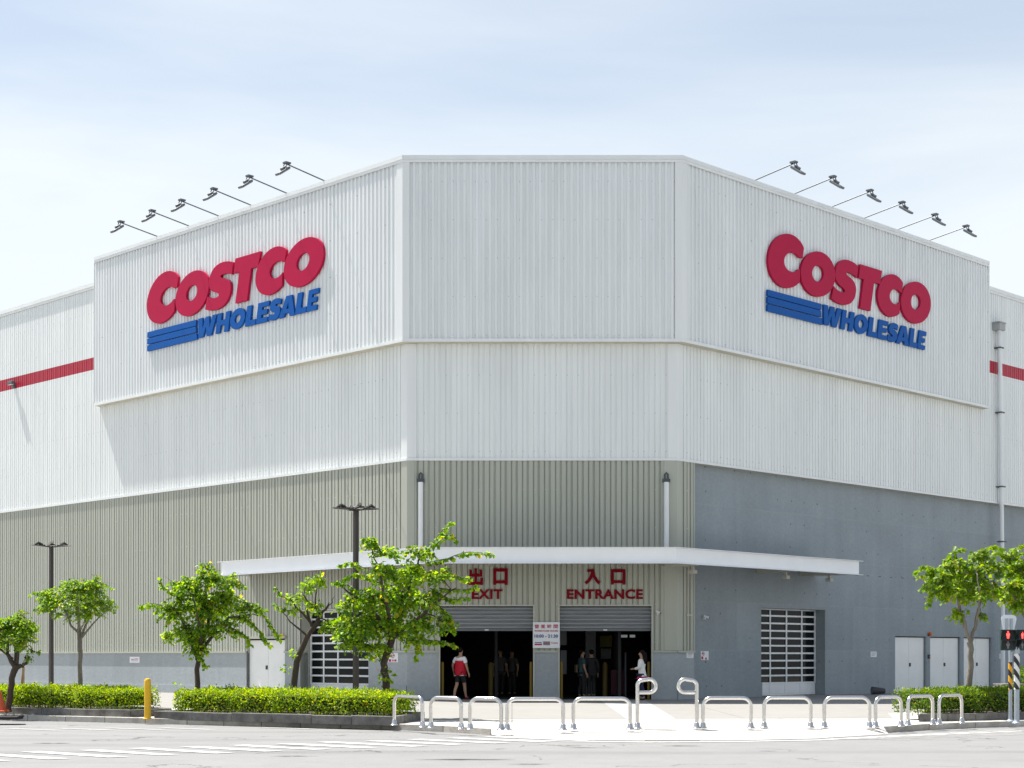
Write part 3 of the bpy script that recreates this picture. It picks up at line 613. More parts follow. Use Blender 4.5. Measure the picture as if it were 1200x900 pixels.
# ------------------------------------------------------------------ lettering
def text_mesh(s, size=1.0, bold=0.0, shear=0.0, extrude=.02, space=1.0):
    cu = bpy.data.curves.new('t', 'FONT'); cu.body = s; cu.size = size; cu.offset = bold; cu.shear = shear; cu.extrude = extrude; cu.space_character = space
    cu.resolution_u = 4; ob = bpy.data.objects.new('t', cu); COL.objects.link(ob); me = evalmesh(ob)
    V = np.array([v.co[:] for v in me.vertices]); Fc = [tuple(p.vertices) for p in me.polygons]
    bpy.data.objects.remove(ob); bpy.data.curves.remove(cu); bpy.data.meshes.remove(me); return V, Fc
def curve_mesh(loops, extrude=.04):
    cu = bpy.data.curves.new('c', 'CURVE'); cu.dimensions = '2D'; cu.fill_mode = 'BOTH'; cu.extrude = extrude
    for lp in loops:
        sp = cu.splines.new('POLY'); sp.points.add(len(lp)-1)
        for i, (x, y) in enumerate(lp): sp.points[i].co = (x, y, 0, 1)
        sp.use_cyclic_u = True
    ob = bpy.data.objects.new('c', cu); COL.objects.link(ob); me = evalmesh(ob)
    V = np.array([v.co[:] for v in me.vertices]); Fc = [tuple(p.vertices) for p in me.polygons]
    bpy.data.objects.remove(ob); bpy.data.curves.remove(cu); bpy.data.meshes.remove(me); return V, Fc
def fit(V, x0, x1, y0, y1):
    V = V.copy(); a, b_ = V.min(0), V.max(0)
    V[:, 0] = x0+(V[:, 0]-a[0])/(b_[0]-a[0])*(x1-x0); V[:, 1] = y0+(V[:, 1]-a[1])/(b_[1]-a[1])*(y1-y0); return V
def on_wall(b, W, V, Fc, a0, sign, off):      # local x -> along the wall, y -> z, local z -> outwards
    b.add([W.p(a0+sign*x, y, off+z) for x, y, z in V], Fc)
def ell(cx, cy, rx, ry, n=48, a0=0, a1=360): return [(cx+rx*math.cos(R(a0+(a1-a0)*i/n)), cy+ry*math.sin(R(a0+(a1-a0)*i/n))) for i in range(n+(0 if a1-a0 == 360 else 1))]
ZBASE = 14.28
def skewpts(l, k=.21, zb=ZBASE): return [(x+k*(y-zb), y) for x, y in l]
def glyph_C(cx, cy, rx, ry, xr, ccx, crx, cry, jt, jb):
    # outer ellipse cut at x=xr, inner counter ellipse opening to the right
    ca = math.degrees(math.acos((xr-cx)/rx)); out = ell(cx, cy, rx, ry, 44, ca, 360-ca)
    at = math.degrees(math.asin(min(.95, (jt-cy)/cry))); ab = math.degrees(math.asin(min(.95, (cy-jb)/cry)))
    inn = ell(ccx, cy, crx, cry, 30, 360-ab, at)
    return [out + [(xr-.06, jb)] + inn + [(xr-.0, jt)]]
def bez(ps, n=12):
    out = []
    for p0, p1, p2, p3 in ps:
        for i in range(n):
            t = i/n; u = 1-t
            out.append(tuple(u**3*p0[k]+3*u*u*t*p1[k]+3*u*t*t*p2[k]+t**3*p3[k] for k in (0, 1)))
    return out
def glyph_S(x0, x1, y0, y1):
    # heavy S drawn in a unit box then scaled
    P = lambda x, y: (x0+x*(x1-x0), y0+y*(y1-y0))
    seg = [((.97, .93), (.80, .985), (.66, 1), (.52, 1)), ((.52, 1), (.18, 1), (.02, .86), (.02, .68)), ((.02, .68), (.02, .50), (.16, .43), (.34, .385)),
           ((.34, .385), (.47, .355), (.52, .335), (.52, .305)), ((.52, .305), (.52, .275), (.46, .262), (.38, .262)), ((.38, .262), (.27, .262), (.13, .295), (.02, .345)),
           ((.02, .345), (.01, .25), (.0, .16), (-.01, .065)), ((-.01, .065), (.13, .02), (.29, 0), (.46, 0)), ((.46, 0), (.82, 0), (1.0, .15), (1.0, .345)),
           ((1.0, .345), (1.0, .50), (.88, .58), (.70, .625)), ((.70, .625), (.55, .66), (.49, .675), (.49, .702)), ((.49, .702), (.49, .727), (.55, .737), (.62, .737)),
           ((.62, .737), (.74, .737), (.86, .715), (.97, .675)), ((.97, .675), (.97, .76), (.97, .84), (.97, .93))]
    return [[P(*q) for q in bez(seg)]]
def logo_red():
    L = []
    L.append(glyph_C(.98, 15.25, 1.16, .965, 1.86, 1.27, .50, .345, 15.50, 15.07))
    L.append([ell(2.94, 15.1, 1.10, .82), ell(2.92, 15.12, .37, .295)[::-1]])
    L.append(glyph_S(3.98, 5.50, 14.25, 15.93))
    L.append([[(5.57, 15.92), (5.57, 15.40), (5.92, 15.40), (5.90, 14.29), (6.62, 14.29), (6.64, 15.40), (7.06, 15.40), (7.10, 15.92)]])
    L.append(glyph_C(7.98, 15.1, 1.0, .82, 8.66, 8.24, .42, .295, 15.31, 14.95))
    L.append([ell(9.76, 15.1, 1.11, .82), ell(9.73, 15.12, .36, .30)[::-1]])
    return [[skewpts(l) for l in g] for g in L]
def logo_blue_text():
    # block letters, slanted
    z0, z1 = 13.36, 14.08; h = z1-z0; G = []
    def g(x, *polys): G.append([[(x+px, z0+py*h) for px, py in p] for p in polys])
    g(3.42, [(0, 1), (.16, 0), (.46, 0), (.57, .52), (.68, 0), (.98, 0), (1.2, 1), (.92, 1), (.82, .42), (.71, 1), (.47, 1), (.37, .42), (.28, 1)])
    g(4.68, [(0, 0), (0, 1), (.27, 1), (.27, .63), (.53, .63), (.53, 1), (.80, 1), (.80, 0), (.53, 0), (.53, .37), (.27, .37), (.27, 0)])
    G.append([[(p[0], p[1]) for p in ell(6.0, (z0+z1)/2, .46, h/2*1.03, 32)], ell(6.0, (z0+z1)/2, .18, h*.22, 24)[::-1]])
    g(6.53, [(0, 0), (0, 1), (.28, 1), (.28, .26), (.62, .26), (.62, 0)])
    E_ = [(0, 0), (0, 1), (.66, 1), (.66, .77), (.27, .77), (.27, .62), (.60, .62), (.60, .39), (.27, .39), (.27, .23), (.67, .23), (.67, 0)]
    g(7.20, E_)
    G.append(glyph_S(7.93, 8.58, z0-.01, z1+.01))
    g(8.55, [(0, 0), (.30, 1), (.62, 1), (.92, 0), (.62, 0), (.58, .17), (.34, .17), (.30, 0)])
    G[-1].append([(8.55+x, z0+y*h) for x, y in ((.39, .37), (.46, .70), (.53, .37))][::-1])
    g(9.50, [(0, 0), (0, 1), (.28, 1), (.28, .26), (.60, .26), (.60, 0)])
    g(10.14, [(x*.82, y) for x, y in E_])
    def fitx(q): return [(3.36+(x-3.42)*1.0, y) for x, y in q]
    return [[skewpts(fitx(l), .2, z0) for l in gl] for gl in G]
def logo_stripes():
    return [[[(0+.0, 13.86), (3.33, 13.85), (3.36, 14.07), (.02, 14.07)]], [[(0, 13.60), (3.36, 13.60), (3.33, 13.825), (0, 13.825)]], [[(0, 13.33), (3.42, 13.33), (3.38, 13.56), (0, 13.56)]]]
RED = [curve_mesh(g, .05) for g in logo_red()]; BLU = [curve_mesh(g, .04) for g in logo_blue_text()]; STR = [curve_mesh(g, .04) for g in logo_stripes()]
def sign(W, a0, sgn, sc, label, where):
    th = thing('wall_sign', label, 'sign', W.p(a0, 13.3, .05), 'red and blue store signs')
    sx = lambda V: np.stack([V[:, 0]*sc, V[:, 1], V[:, 2]], 1)
    b = MB()
    for V, Fc in RED: on_wall(b, W, sx(V), Fc, a0, sgn, .045+.06)
    b.build('red_lettering', M['brand_red'], th)
    b = MB()
    for V, Fc in BLU: on_wall(b, W, sx(V), Fc, a0, sgn, .045+.05)
    b.build('blue_lettering', M['brand_blue'], th)
    b = MB()
    for V, Fc in STR: on_wall(b, W, sx(V), Fc, a0, sgn, .045+.047)
    b.build('blue_stripes', M['brand_blue'], th)
# along-wall distance measured from the unshifted corner equals that of the moved wall
sign(BXL, T(175.8, PB)+.414*PB, -1, 1.0, 'red and blue wholesale store sign on the left-facing upper wall', 'L')
sign(BXR, U(896.0, PB)+.414*PB, 1, .968, 'red and blue wholesale store sign on the right-facing upper wall', 'R')
# entrance lettering
def rects(*q): return [[(x0, y0), (x1, y0), (x1, y1), (x0, y1)] for x0, y0, x1, y1 in q]
HAN = {'口': [[(0, 0), (0, 1), (1, 1), (1, 0), (.80, 0), (.80, .09), (.20, .09), (.20, 0)], [(.20, .28), (.80, .28), (.80, .80), (.20, .80)]],
       '出': [[(0, .0), (0, .44), (.18, .44), (.18, .19), (.41, .19), (.41, .50), (.06, .50), (.06, .92), (.23, .92), (.23, .67), (.41, .67), (.41, 1.0), (.59, 1.0), (.59, .67), (.77, .67), (.77, .92), (.94, .92), (.94, .50), (.59, .50), (.59, .19), (.82, .19), (.82, .44), (1, .44), (1, 0)]],
       '入': [[(.17, 1), (.17, .82), (.40, .82), (.33, .55), (.20, .32), (0, .14), (.12, -.02), (.30, .14), (.44, .33), (.52, .50), (.60, .33), (.72, .15), (.88, -.02), (1, .15), (.83, .31), (.69, .54), (.61, .80), (.57, 1)]]}
def wall_words(name, label, zh_text, en_text, zx, zz, ex, ez):
    th = thing(name, label, 'lettering', (sum(ex)/2, CY-.08, ez[0]), 'red door lettering')
    for ch, (x0, x1) in zip(zh_text, zx):
        b = MB(); V, Fc = curve_mesh(HAN[ch], .02); V = fit(V, x0-CXL, x1-CXL, *zz); on_wall(b, WC, V, Fc, 0, 1, .06); b.build('chinese_character', M['letter_red'], th)
    b = MB(); V, Fc = text_mesh(en_text, 1, .034, 0, .02, 1.06); V = fit(V, ex[0]-CXL, ex[1]-CXL, *ez); on_wall(b, WC, V, Fc, 0, 1, .06)
    b.build('english_word', M['letter_red'], th)
wx = lambda px: xp(px, 52.92); wz = lambda py: zy(py, 52.92)
wall_words('door_lettering', 'red EXIT lettering with two Chinese characters above the exit opening', '出口', 'EXIT', [(wx(549), wx(566)), (wx(578), wx(595))], (wz(685.5), wz(666)), (wx(553), wx(589)), (wz(702), wz(690.5)))
wall_words('door_lettering', 'red ENTRANCE lettering with two Chinese characters above the entrance opening', '入口', 'ENTRANCE', [(wx(685), wx(704)), (wx(716), wx(733))], (wz(685), wz(667)), (wx(664.5), wx(753.5)), (wz(702), wz(690.5)))
# opening-hours board
Yb = 52.86
th = thing('hours_board', 'white opening hours board on the pillar between exit and entrance', 'sign', (xp(640.5, Yb), Yb, zy(760, Yb)))
X0, X1, Z0, Z1 = xp(624.5, Yb), xp(656, Yb), zy(759.5, Yb), zy(729, Yb)
b = MB(); b.box(X0, Yb, Z0, X1, Yb+.04, Z1); b.build('board', M['signwhite'], th, bevel=.004)
def board_text(name, m, s, px0, px1, py0, py1, bold=.02):
    V, Fc = text_mesh(s, 1, bold, 0, .003, 1.05); V = fit(V, px0, px1, py0, py1); bb = MB(); bb.add([(x, Yb-.006+z*-1, y) for x, y, z in V], [f[::-1] for f in Fc]); return bb.build(name, m, th)
fx = lambda f: X0+(X1-X0)*f; fz = lambda f: Z1-(Z1-Z0)*f
for i, ch in enumerate('營業時間'): board_text('chinese_characters', M['ink_red'], ch, fx(.06+.235*i), fx(.06+.235*i+.165), fz(.245), fz(.09), .012)
board_text('small_heading', M['ink_red'], 'WAREHOUSE HOURS', fx(.06), fx(.93), fz(.37), fz(.305), .02)
board_text('hours', M['ink_blue'], '10:00 - 21:30', fx(.06), fx(.93), fz(.60), fz(.475), .03)
def card(name, m, f0, f1, g0, g1, y=.003):
    bb = MB(); bb.box(fx(f0), Yb-y, fz(g1), fx(f1), Yb-.0005, fz(g0)); return bb.build(name, m, th)
card('payment_card', M['ink_red'], .06, .34, .83, .89); board_text('card_word', M['ink_blue'], '~~~', fx(.08), fx(.33), fz(.815), fz(.765), .01)
card('payment_card', M['ink_grey'], .38, .64, .74, .89); board_text('card_word', M['ink_red'], '~~~', fx(.42), fx(.60), fz(.84), fz(.79), .01)
board_text('card_word', M['ink_red'], 'Costco', fx(.68), fx(.93), fz(.83), fz(.76), .012)

# small plaques
def plaque(W, a0, a1, z0, z1, off, label, marks=()):
    t = thing('wall_notice', label, 'notice', W.p((a0+a1)/2, z0, off))
    b = MB(); b.wbox(W, a0, a1, z0, z1, off, off+.015); b.build('plate', M['signwhite'], t)
    for kind, m, u0, u1, v0, v1 in marks:
        b = MB(); A = lambda u: a0+(a1-a0)*u; Zz = lambda v: z0+(z1-z0)*v
        if kind == 'ring':
            cx, cz, r = (A(u0)+A(u1))/2, (Zz(v0)+Zz(v1))/2, (Zz(v1)-Zz(v0))/2
            n = 20
            for i in range(n):
                t0, t1 = 2*math.pi*i/n, 2*math.pi*(i+1)/n; q = lambda th_, k: W.p(cx+r*k*math.cos(th_), cz+r*k*math.sin(th_), off+.018)
                b.quad(q(t0, 1), q(t1, 1), q(t1, .72), q(t0, .72))
            k = r*.7; b.quad(W.p(cx-k-.012, cz+k, off+.019), W.p(cx-k+.012, cz+k, off+.019), W.p(cx+k+.012, cz-k, off+.019), W.p(cx+k-.012, cz-k, off+.019))
        else: b.wbox(W, A(u0), A(u1), Zz(v0), Zz(v1), off+.0155, off+.018)
        b.build('mark', M[m], t)
    return t
NOSM = [('ring', 'ink_red', .2, .8, .42, .95), ('bar', 'ink_black', .3, .7, .66, .72), ('bar', 'ink_red', .15, .35, .08, .3), ('bar', 'ink_red', .42, .55, .08, .3), ('bar', 'ink_red', .65, .9, .05, .32)]
NOSM_R = [('ring', 'ink_red', .08, .5, .5, .95), ('bar', 'ink_black', .1, .4, .7, .76), ('bar', 'ink_red', .05, .3, .08, .4), ('bar', 'ink_red', .55, .75, .04, .28)]
TXT = [('bar', 'ink_grey', .12, .88, .72, .8), ('bar', 'ink_grey', .12, .8, .5, .57), ('bar', 'ink_grey', .12, .7, .28, .35)]
plaque(WL, T(165), T(153.5), 1.16, 1.40, .046, 'white notice plate on the grey plinth of the long left wall', [('bar', 'ink_red', .12, .5, .55, .68), ('bar', 'ink_red', .55, .85, .5, .62), ('bar', 'ink_grey', .15, .85, .28, .36)])
plaque(WL, T(468), T(456), zy(776, 54), zy(765, 54), .046, 'white no-smoking notice behind the trunk of the big tree', NOSM)
plaque(WL, T(446), T(433.8), zy(771.5, 54.5), zy(766, 54.5), .046, 'small pale notice beside the left glass door', TXT)
plaque(WR, U(803), U(811), zy(771, 53.4), zy(764, 53.4), .046, 'small white notice on the plinth beside the entrance', TXT)
plaque(WR, U(821, OC), U(830, OC), zy(773.5, 54.2), zy(763, 54.2), OC, 'white and red no-smoking notice on the concrete wall near the entrance', NOSM_R)
plaque(WR, U(1020, OC), U(1027, OC), zy(770, 61), zy(763.5, 61), OC, 'small white notice between the right glass door and white doors', TXT)
plaque(WR, U(1171, OC), U(1176, OC), zy(772, 68), zy(766, 68), OC, 'small white notice behind the pedestrian signal', TXT)
t = thing('alarm_lamp', 'small orange lamp above the first two white doors', 'lamp', WR.p(U(1088, OC), zy(744, 62.5), OC))
b = MB(); c = WR.p(U(1088, OC), zy(742, 62.5), OC+.08); b.ball(c, .085); b.build('lens', M['lamp_orange'], t)
b = MB(); a = U(1088, OC); b.wbox(WR, a-.05, a+.05, zy(744.5, 62.5), zy(743, 62.5), OC, OC+.08); b.build('base', M['soot'], t)
t = thing('call_button', 'small dark button box between two white doors', 'button', WR.p(U(1088, OC), zy(772, 62.5), OC))
b = MB(); b.wbox(WR, a-.06, a+.06, zy(772, 62.5), zy(767, 62.5), OC, OC+.05); b.build('box', M['soot'], t)
b = MB(); b.wbox(WR, a-.02, a+.02, zy(770, 62.5), zy(769, 62.5), OC+.051, OC+.06); b.build('button', M['lamp_orange'], t)
# cameras
def camera_box(W, a, z, off, yaw, label):
    t = thing('security_camera', label, 'camera', W.p(a, z, off), 'security cameras on the walls')
    b = MB(); b.wbox(W, a-.025, a+.025, z-.07, z-.01, off, off+.10); b.build('bracket', M['alu'], t)
    c = Vector(W.p(a, z+.02, off+.11)); d = (W.n*math.cos(yaw)+W.d*math.sin(yaw)).normalized()-Vector((0, 0, .35))
    b = MB(); b.tube([c-d*.06, c+d*.11], .042, 8); b.build('housing', M['alu'], t, smooth=False)
    b = MB(); b.tube([c+d*.111, c+d*.12], .03, 8); b.build('lens', M['handle'], t)
camera_box(WC, 4.68-CXL+.08, zy(718, 53), .03, .8, 'white security camera at the top right corner of the entrance opening')
camera_box(WR, U(824, OC), zy(723, 54), OC, .6, 'white security camera on the concrete wall right of the entrance')
t = thing('wall_floodlight', 'grey floodlight fixed on the red stripe of the left wall', 'floodlight', WL.p(T(18), 13.35, .05))
a = T(18); b = MB(); b.wbox(WL, a-.08, a+.08, 13.25, 13.5, .035, .14); b.build('bracket', M['lampgrey'], t)
b = MB(); b.wbox(WL, a-.22, a+.22, 13.4, 13.55, .145, .30); b.build('head', M['lampgrey'], t, bevel=.03)
b = MB(); b.wbox(WL, a-.17, a+.17, 13.385, 13.399, .17, .28); b.build('lens', M['lens'], t)
# floodlights on arms along the parapet
def arm_light(W, a, sgn, label):
    t = thing('sign_floodlight', label, 'floodlight', W.p(a, ZT+.1, -.1), 'floodlights on arms along the roof edge')
    b = MB(); b.tube([W.p(a, ZT-.02, -.45), W.p(a, ZT+.12, -.02), W.p(a, ZT+.36, 1.66)], .022, 6); b.build('arm', M['lampgrey'], t)
    h = lambda u, z, o: W.p(a+u, ZT+.36+z, 1.66+o)
    b = MB()                                # open housing: two cheeks, hood and a tilted lamp body
    b.wbox(W, a-.09, a+.09, ZT+.365, ZT+.42, 1.52, 1.74)
    b.tube([h(-.08, .0, .02), h(-.10, -.22, .1)], .018, 5); b.tube([h(.08, .0, .02), h(.10, -.22, .1)], .018, 5)
    b.build('yoke', M['lampgrey'], t, smooth=False)
    b = MB()
    def tilted(u0, u1, l0, l1, t0, t1):     # body whose long axis runs out and down
        ax = Vector((0, .82, -.57)); nx = Vector((0, .57, .82)); o0 = Vector((0, .08, -.24))
        vs = []
        for l in (l0, l1):
            for tt in (t0, t1):
                for u in (u0, u1):
                    p = o0+ax*l+nx*tt; vs.append(h(u, p.z, p.y))
        return vs, [(0, 1, 3, 2), (4, 6, 7, 5), (0, 4, 5, 1), (2, 3, 7, 6), (0, 2, 6, 4), (1, 5, 7, 3)]
    b.add(*tilted(-.13, .13, -.20, .34, -.03, .04)); b.add(*tilted(-.06, .06, -.10, .10, .041, .12)); b.build('head', M['lampgrey'], t, bevel=.012)
    b = MB(); b.add(*tilted(-.11, .11, -.17, .31, -.045, -.031)); b.build('lens', M['lampglass'], t)
    return t
ORD = ['first', 'second', 'third', 'fourth', 'fifth', 'sixth']
for i, px in enumerate((185, 222, 257, 295, 337, 381)):
    arm_light(BXL, T(px, PB)+.414*PB, 1, f'{ORD[i]} roof-arm floodlight above the left sign, counted from its outer end')
for i, px in enumerate((884, 930, 974, 1012, 1051, 1088)):
    arm_light(BXR, U(px, PB)+.414*PB, 1, f'{ORD[i]} roof-arm floodlight above the right sign, counted from the facade corner')

# ------------------------------------------------------------------ street furniture
def hoop(name, label, px0, px1, ptop, pfoot, pf2=None, r=.037):
    A = gp(px0, pfoot); B_ = gp(px1, pf2 or pfoot); Y = A[1]
    h = .64
    t = thing(name, label, 'barrier', ((A[0]+B_[0])/2, (A[1]+B_[1])/2, 0), 'stainless steel hoop barriers along the pavement edge')
    d = Vector((B_[0]-A[0], B_[1]-A[1], 0)); L = d.length; d.normalize(); a = Vector((*A, 0)); rr = .16
    pts = [a+Vector((0, 0, .0)), a+Vector((0, 0, h-rr-r))]
    for k in range(1, 8):
        th = math.pi/2*k/7; pts.append(a+d*(rr-rr*math.cos(th))+Vector((0, 0, h-rr-r+rr*math.sin(th))))
    for k in range(0, 8):
        th = math.pi/2*k/7; pts.append(a+d*(L-rr+rr*math.sin(th))+Vector((0, 0, h-rr-r+rr*math.cos(th))))
    pts.append(a+d*L)
    b = MB(); b.tube(pts, r, 12); b.build('hoop_tube', M['steel'], t)
    for p in (a, a+d*L):
        b = MB(); b.lathe((p.x, p.y, 0), [(.085, .002), (.085, .015), (.058, .04), (.048, .11), (r+.002, .12)], 14); b.build('foot_collar', M['steel'], t, smooth=True)
    return t
hoop('hoop_barrier', 'narrow steel hoop standing against the planter corner under the big tree', 462, 495, 816, 850, 852.5)
hoop('hoop_barrier', 'narrow steel hoop in front of the man in red, left of two', 505, 540.5, 817, 853.3, 854.5)
hoop('hoop_barrier', 'narrow steel hoop directly left of the widest hoops, in front of the exit', 551, 587.5, 819, 855, 855.8)
hoop('hoop_barrier', 'wide steel hoop in front of the pillar with the hours board', 594.5, 660, 819, 856)
hoop('hoop_barrier', 'wide steel hoop in front of the entrance, beside the left looped post', 672, 738.5, 817, 855.3)
hoop('hoop_barrier', 'wide steel hoop beside the right looped post', 824, 880, 816, 854)
hoop('hoop_barrier', 'wide steel hoop in front of the right glass door', 895.5, 950, 815, 853.2)
hoop('hoop_barrier', 'wide steel hoop right of the glass door, last of the wide ones', 966, 1019, 815, 853)
hoop('hoop_barrier', 'narrow steel hoop in front of the first white door', 1026, 1056, 814, 852.6, 851.5)
hoop('hoop_barrier', 'narrow steel hoop in front of the second white door', 1064, 1093, 813, 850.6, 849.2)
hoop('hoop_barrier', 'narrow steel hoop against the right hedge corner', 1100.5, 1127, 813, 849, 847.6)
def loop_post(label, px, sg):
    X, Y = gp(px, 854); t = thing('looped_post', label, 'barrier post', (X, Y, 0), 'looped steel posts at the walkway')
    H_, r, rr, w = .99, .037, .13, .36
    pts = [(X, Y, 0), (X, Y, H_-.12)]
    for k in range(1, 6): th = math.pi/2*k/5; pts.append((X+sg*(.10-.10*math.cos(th)), Y, H_-.12+.10*math.sin(th)-.02))
    cx = X+sg*(w-rr)
    for k in range(0, 13): th = math.pi/2-math.pi*k/12; pts.append((cx+sg*rr*math.cos(th), Y, H_-.02-rr+rr*math.sin(th)))
    pts.append((X+sg*.03, Y, H_-.02-2*rr))
    b = MB(); b.tube(pts, r, 12); b.build('post_tube', M['steel'], t)
    b = MB(); b.lathe((X, Y, 0), [(.085, .002), (.085, .015), (.058, .04), (.048, .11), (r+.002, .12)], 14); b.build('foot_collar', M['steel'], t, smooth=True)
loop_post('tall steel post looping to the right, in front of the woman in white', 747, 1)
loop_post('tall steel post looping to the left, beside the concrete wall corner', 816.5, -1)
# yellow bollard
X, Y = gp(173, 842.5); t = thing('bollard', 'bright yellow steel bollard between the two left planters', 'bollard', (X, Y, 0))
b = MB(); b.lathe((X, Y, 0), [(.075, 0), (.075, .84), (.07, .88), (.05, .91), (.015, .92)], 18); b.build('post', M['yellow'], t, smooth=True)
b = MB(); b.lathe((X, Y, 0), [(.11, .001), (.11, .012), (.08, .02)], 18); b.build('base_plate', M['yellow'], t, smooth=True)
# indoor yellow bollards, their yellow darkened to stand for the lobby's shade
for px, lab in ((575, 'dim yellow bollard inside the exit opening'), (709, 'dim yellow bollard inside the entrance beside two shoppers')):
    Yq = 55.3; X = xp(px, Yq); t = thing('bollard', lab, 'bollard', (X, Yq, .012), 'yellow bollards inside the lobby')
    b = MB(); b.lathe((X, Yq, .012), [(.09, 0), (.09, 1.12), (.05, 1.2)], 14); b.build('post', M['yellow_shaded'], t, smooth=True)
    b = MB(); b.lathe((X, Yq, .012), [(.13, .001), (.13, .02), (.1, .025)], 14); b.build('base_plate', M['yellow_shaded'], t, smooth=True)
Yq = 55.6; X = xp(733, Yq); t = thing('queue_post', 'slim dark red post standing inside the entrance', 'post', (X, Yq, .012))
b = MB(); b.tube([(X, Yq, .03), (X, Yq, 1.55)], .03, 8); b.build('post', M['ink_grey'], t)
b = MB(); b.box(X-.5, Yq-.02, .1, X-.05, Yq+.02, .95); b.build('panel', M['red_shaded'], t)
# traffic cone on black base blocks
X, Y = gp(1.5, 838); X -= .04; t = thing('traffic_cone', 'faded orange traffic cone at the kerb by the leftmost tree', 'traffic cone', (X, Y, .05))
b = MB(); b.lathe((X, Y, .12), [(.16, 0), (.155, .02), (.03, .46), (.02, .47)], 18); b.build('cone', M['orange'], t, smooth=True)
b = MB(); b.box(X-.19, Y-.19, .08, X+.19, Y+.19, .12); b.build('base', M['orange'], t, bevel=.02)
X2, Y2 = gp(8, 843); t = thing('rubber_block', 'low black rubber block lying under the orange cone', 'block', (X2, Y2, 0))
b = MB(); b.prism([(X2-.55, Y2-.2), (X2+.32, Y2-.2), (X2+.36, Y2+.05), (X2+.2, Y2+.55), (X2-.55, Y2+.55)], 0.002, .078); b.build('slab', M['rubber'], t, bevel=.03)
b = MB()
for k in range(5): b.ball((X2-.05+.09*k, Y2-.02+.05*(k % 2), .075), (.09, .11, .055), 8, 5)
b.build('lumps', M['rubber'], t)
# lamp posts with four flat heads
def lamp_post(px, ptop, Y, label):
    X = xp(px, Y); Ht = zy(ptop, Y); t = thing('lamp_post', label, 'lamp post', (X, Y, 0), 'dark lamp posts behind the hedges')
    b = MB(); b.tube([(X, Y, 0), (X, Y, Ht-.06)], [.075, .065], 4); b.build('pole', M['black_metal'], t, smooth=False)
    b = MB(); b.lathe((X, Y, Ht-.06), [(.075, 0), (.08, .03), (.03, .06)], 10); b.build('cap', M['black_metal'], t)
    k = .5/36*36
    for (dx, dy) in ((-.34, -.12), (.36, .06), (-.14, .36), (.12, -.34)):
        d = Vector((dx, dy, 0)); n = Vector((-d.y, d.x, 0)).normalized()*.1; e = d.normalized()
        b = MB(); b.tube([(X, Y, Ht-.10), tuple(Vector((X, Y, Ht-.08))+d*.5)], .02, 6)
        c0 = Vector((X, Y, Ht-.09))+d*.45; c1 = Vector((X, Y, Ht-.085))+d*1.5
        P = lambda c, s_, z: tuple(c+n*s_+Vector((0, 0, z)))
        b.add([P(c0, -1, 0), P(c0, 1, 0), P(c1, .8, .02), P(c1, -.8, .02), P(c0, -.8, .05), P(c0, .8, .05), P(c1, .5, .04), P(c1, -.5, .04)], [(0, 3, 2, 1), (4, 5, 6, 7), (0, 1, 5, 4), (1, 2, 6, 5), (2, 3, 7, 6), (3, 0, 4, 7)])
        h = b.build('lamp_head', M['black_metal'], t, smooth=False)
        b = MB(); m_ = c0*.5+c1*.5+Vector((0, 0, .05)); b.tube([m_-e*.12+Vector((0, 0, .0)), m_+Vector((0, 0, .05)), m_+e*.10], [.03, .045, .02], 6); b.build('bracket', M['black_metal'], h)
        b = MB(); P2 = lambda c, s_, z: tuple(c+n*s_+Vector((0, 0, z)))
        q0, q1 = c0+(c1-c0)*.35, c0+(c1-c0)*.95
        b.quad(P2(q0, -.6, -.006), P2(q1, -.6, -.002), P2(q1, .6, -.002), P2(q0, .6, -.006)); b.build('lens', M['lens'], h)
lamp_post(417, 593, 37.6, 'dark lamp post with four flat heads beside the big centre tree')
lamp_post(60, 637, 46.0, 'dark lamp post with flat heads behind the leftmost trees')
# tree stakes behind the leftmost hedge
t = thing('tree_stakes', 'two leaning wooden tree stakes behind the leftmost hedge', 'stakes', (xp(25, 43), 43, 0))
for p0, p1 in ((22, 26.5), (27, 26)):
    b = MB(); b.tube([(xp(p0, 43), 43, 0), (xp(p1, 43), 43.1, zy(782, 43))], .035, 7); b.build('stake', M['wood'], t)
# dark cylinder by the wall
X, Y = gp(1029, 814); t = thing('dark_drum', 'dark grey cylinder lying on the pavement below the wall notice', 'drum', (X, Y, 0))
b = MB(); b.tube([(X-.22, Y, .15), (X+.26, Y+.1, .13)], [.15, .10], 14); b.build('shell', M['soot'], t)
b = MB(); b.tube([(X-.235, Y-.003, .151), (X-.221, Y, .15)], [.12, .13], 14); b.build('end_cap', M['lampgrey'], t)

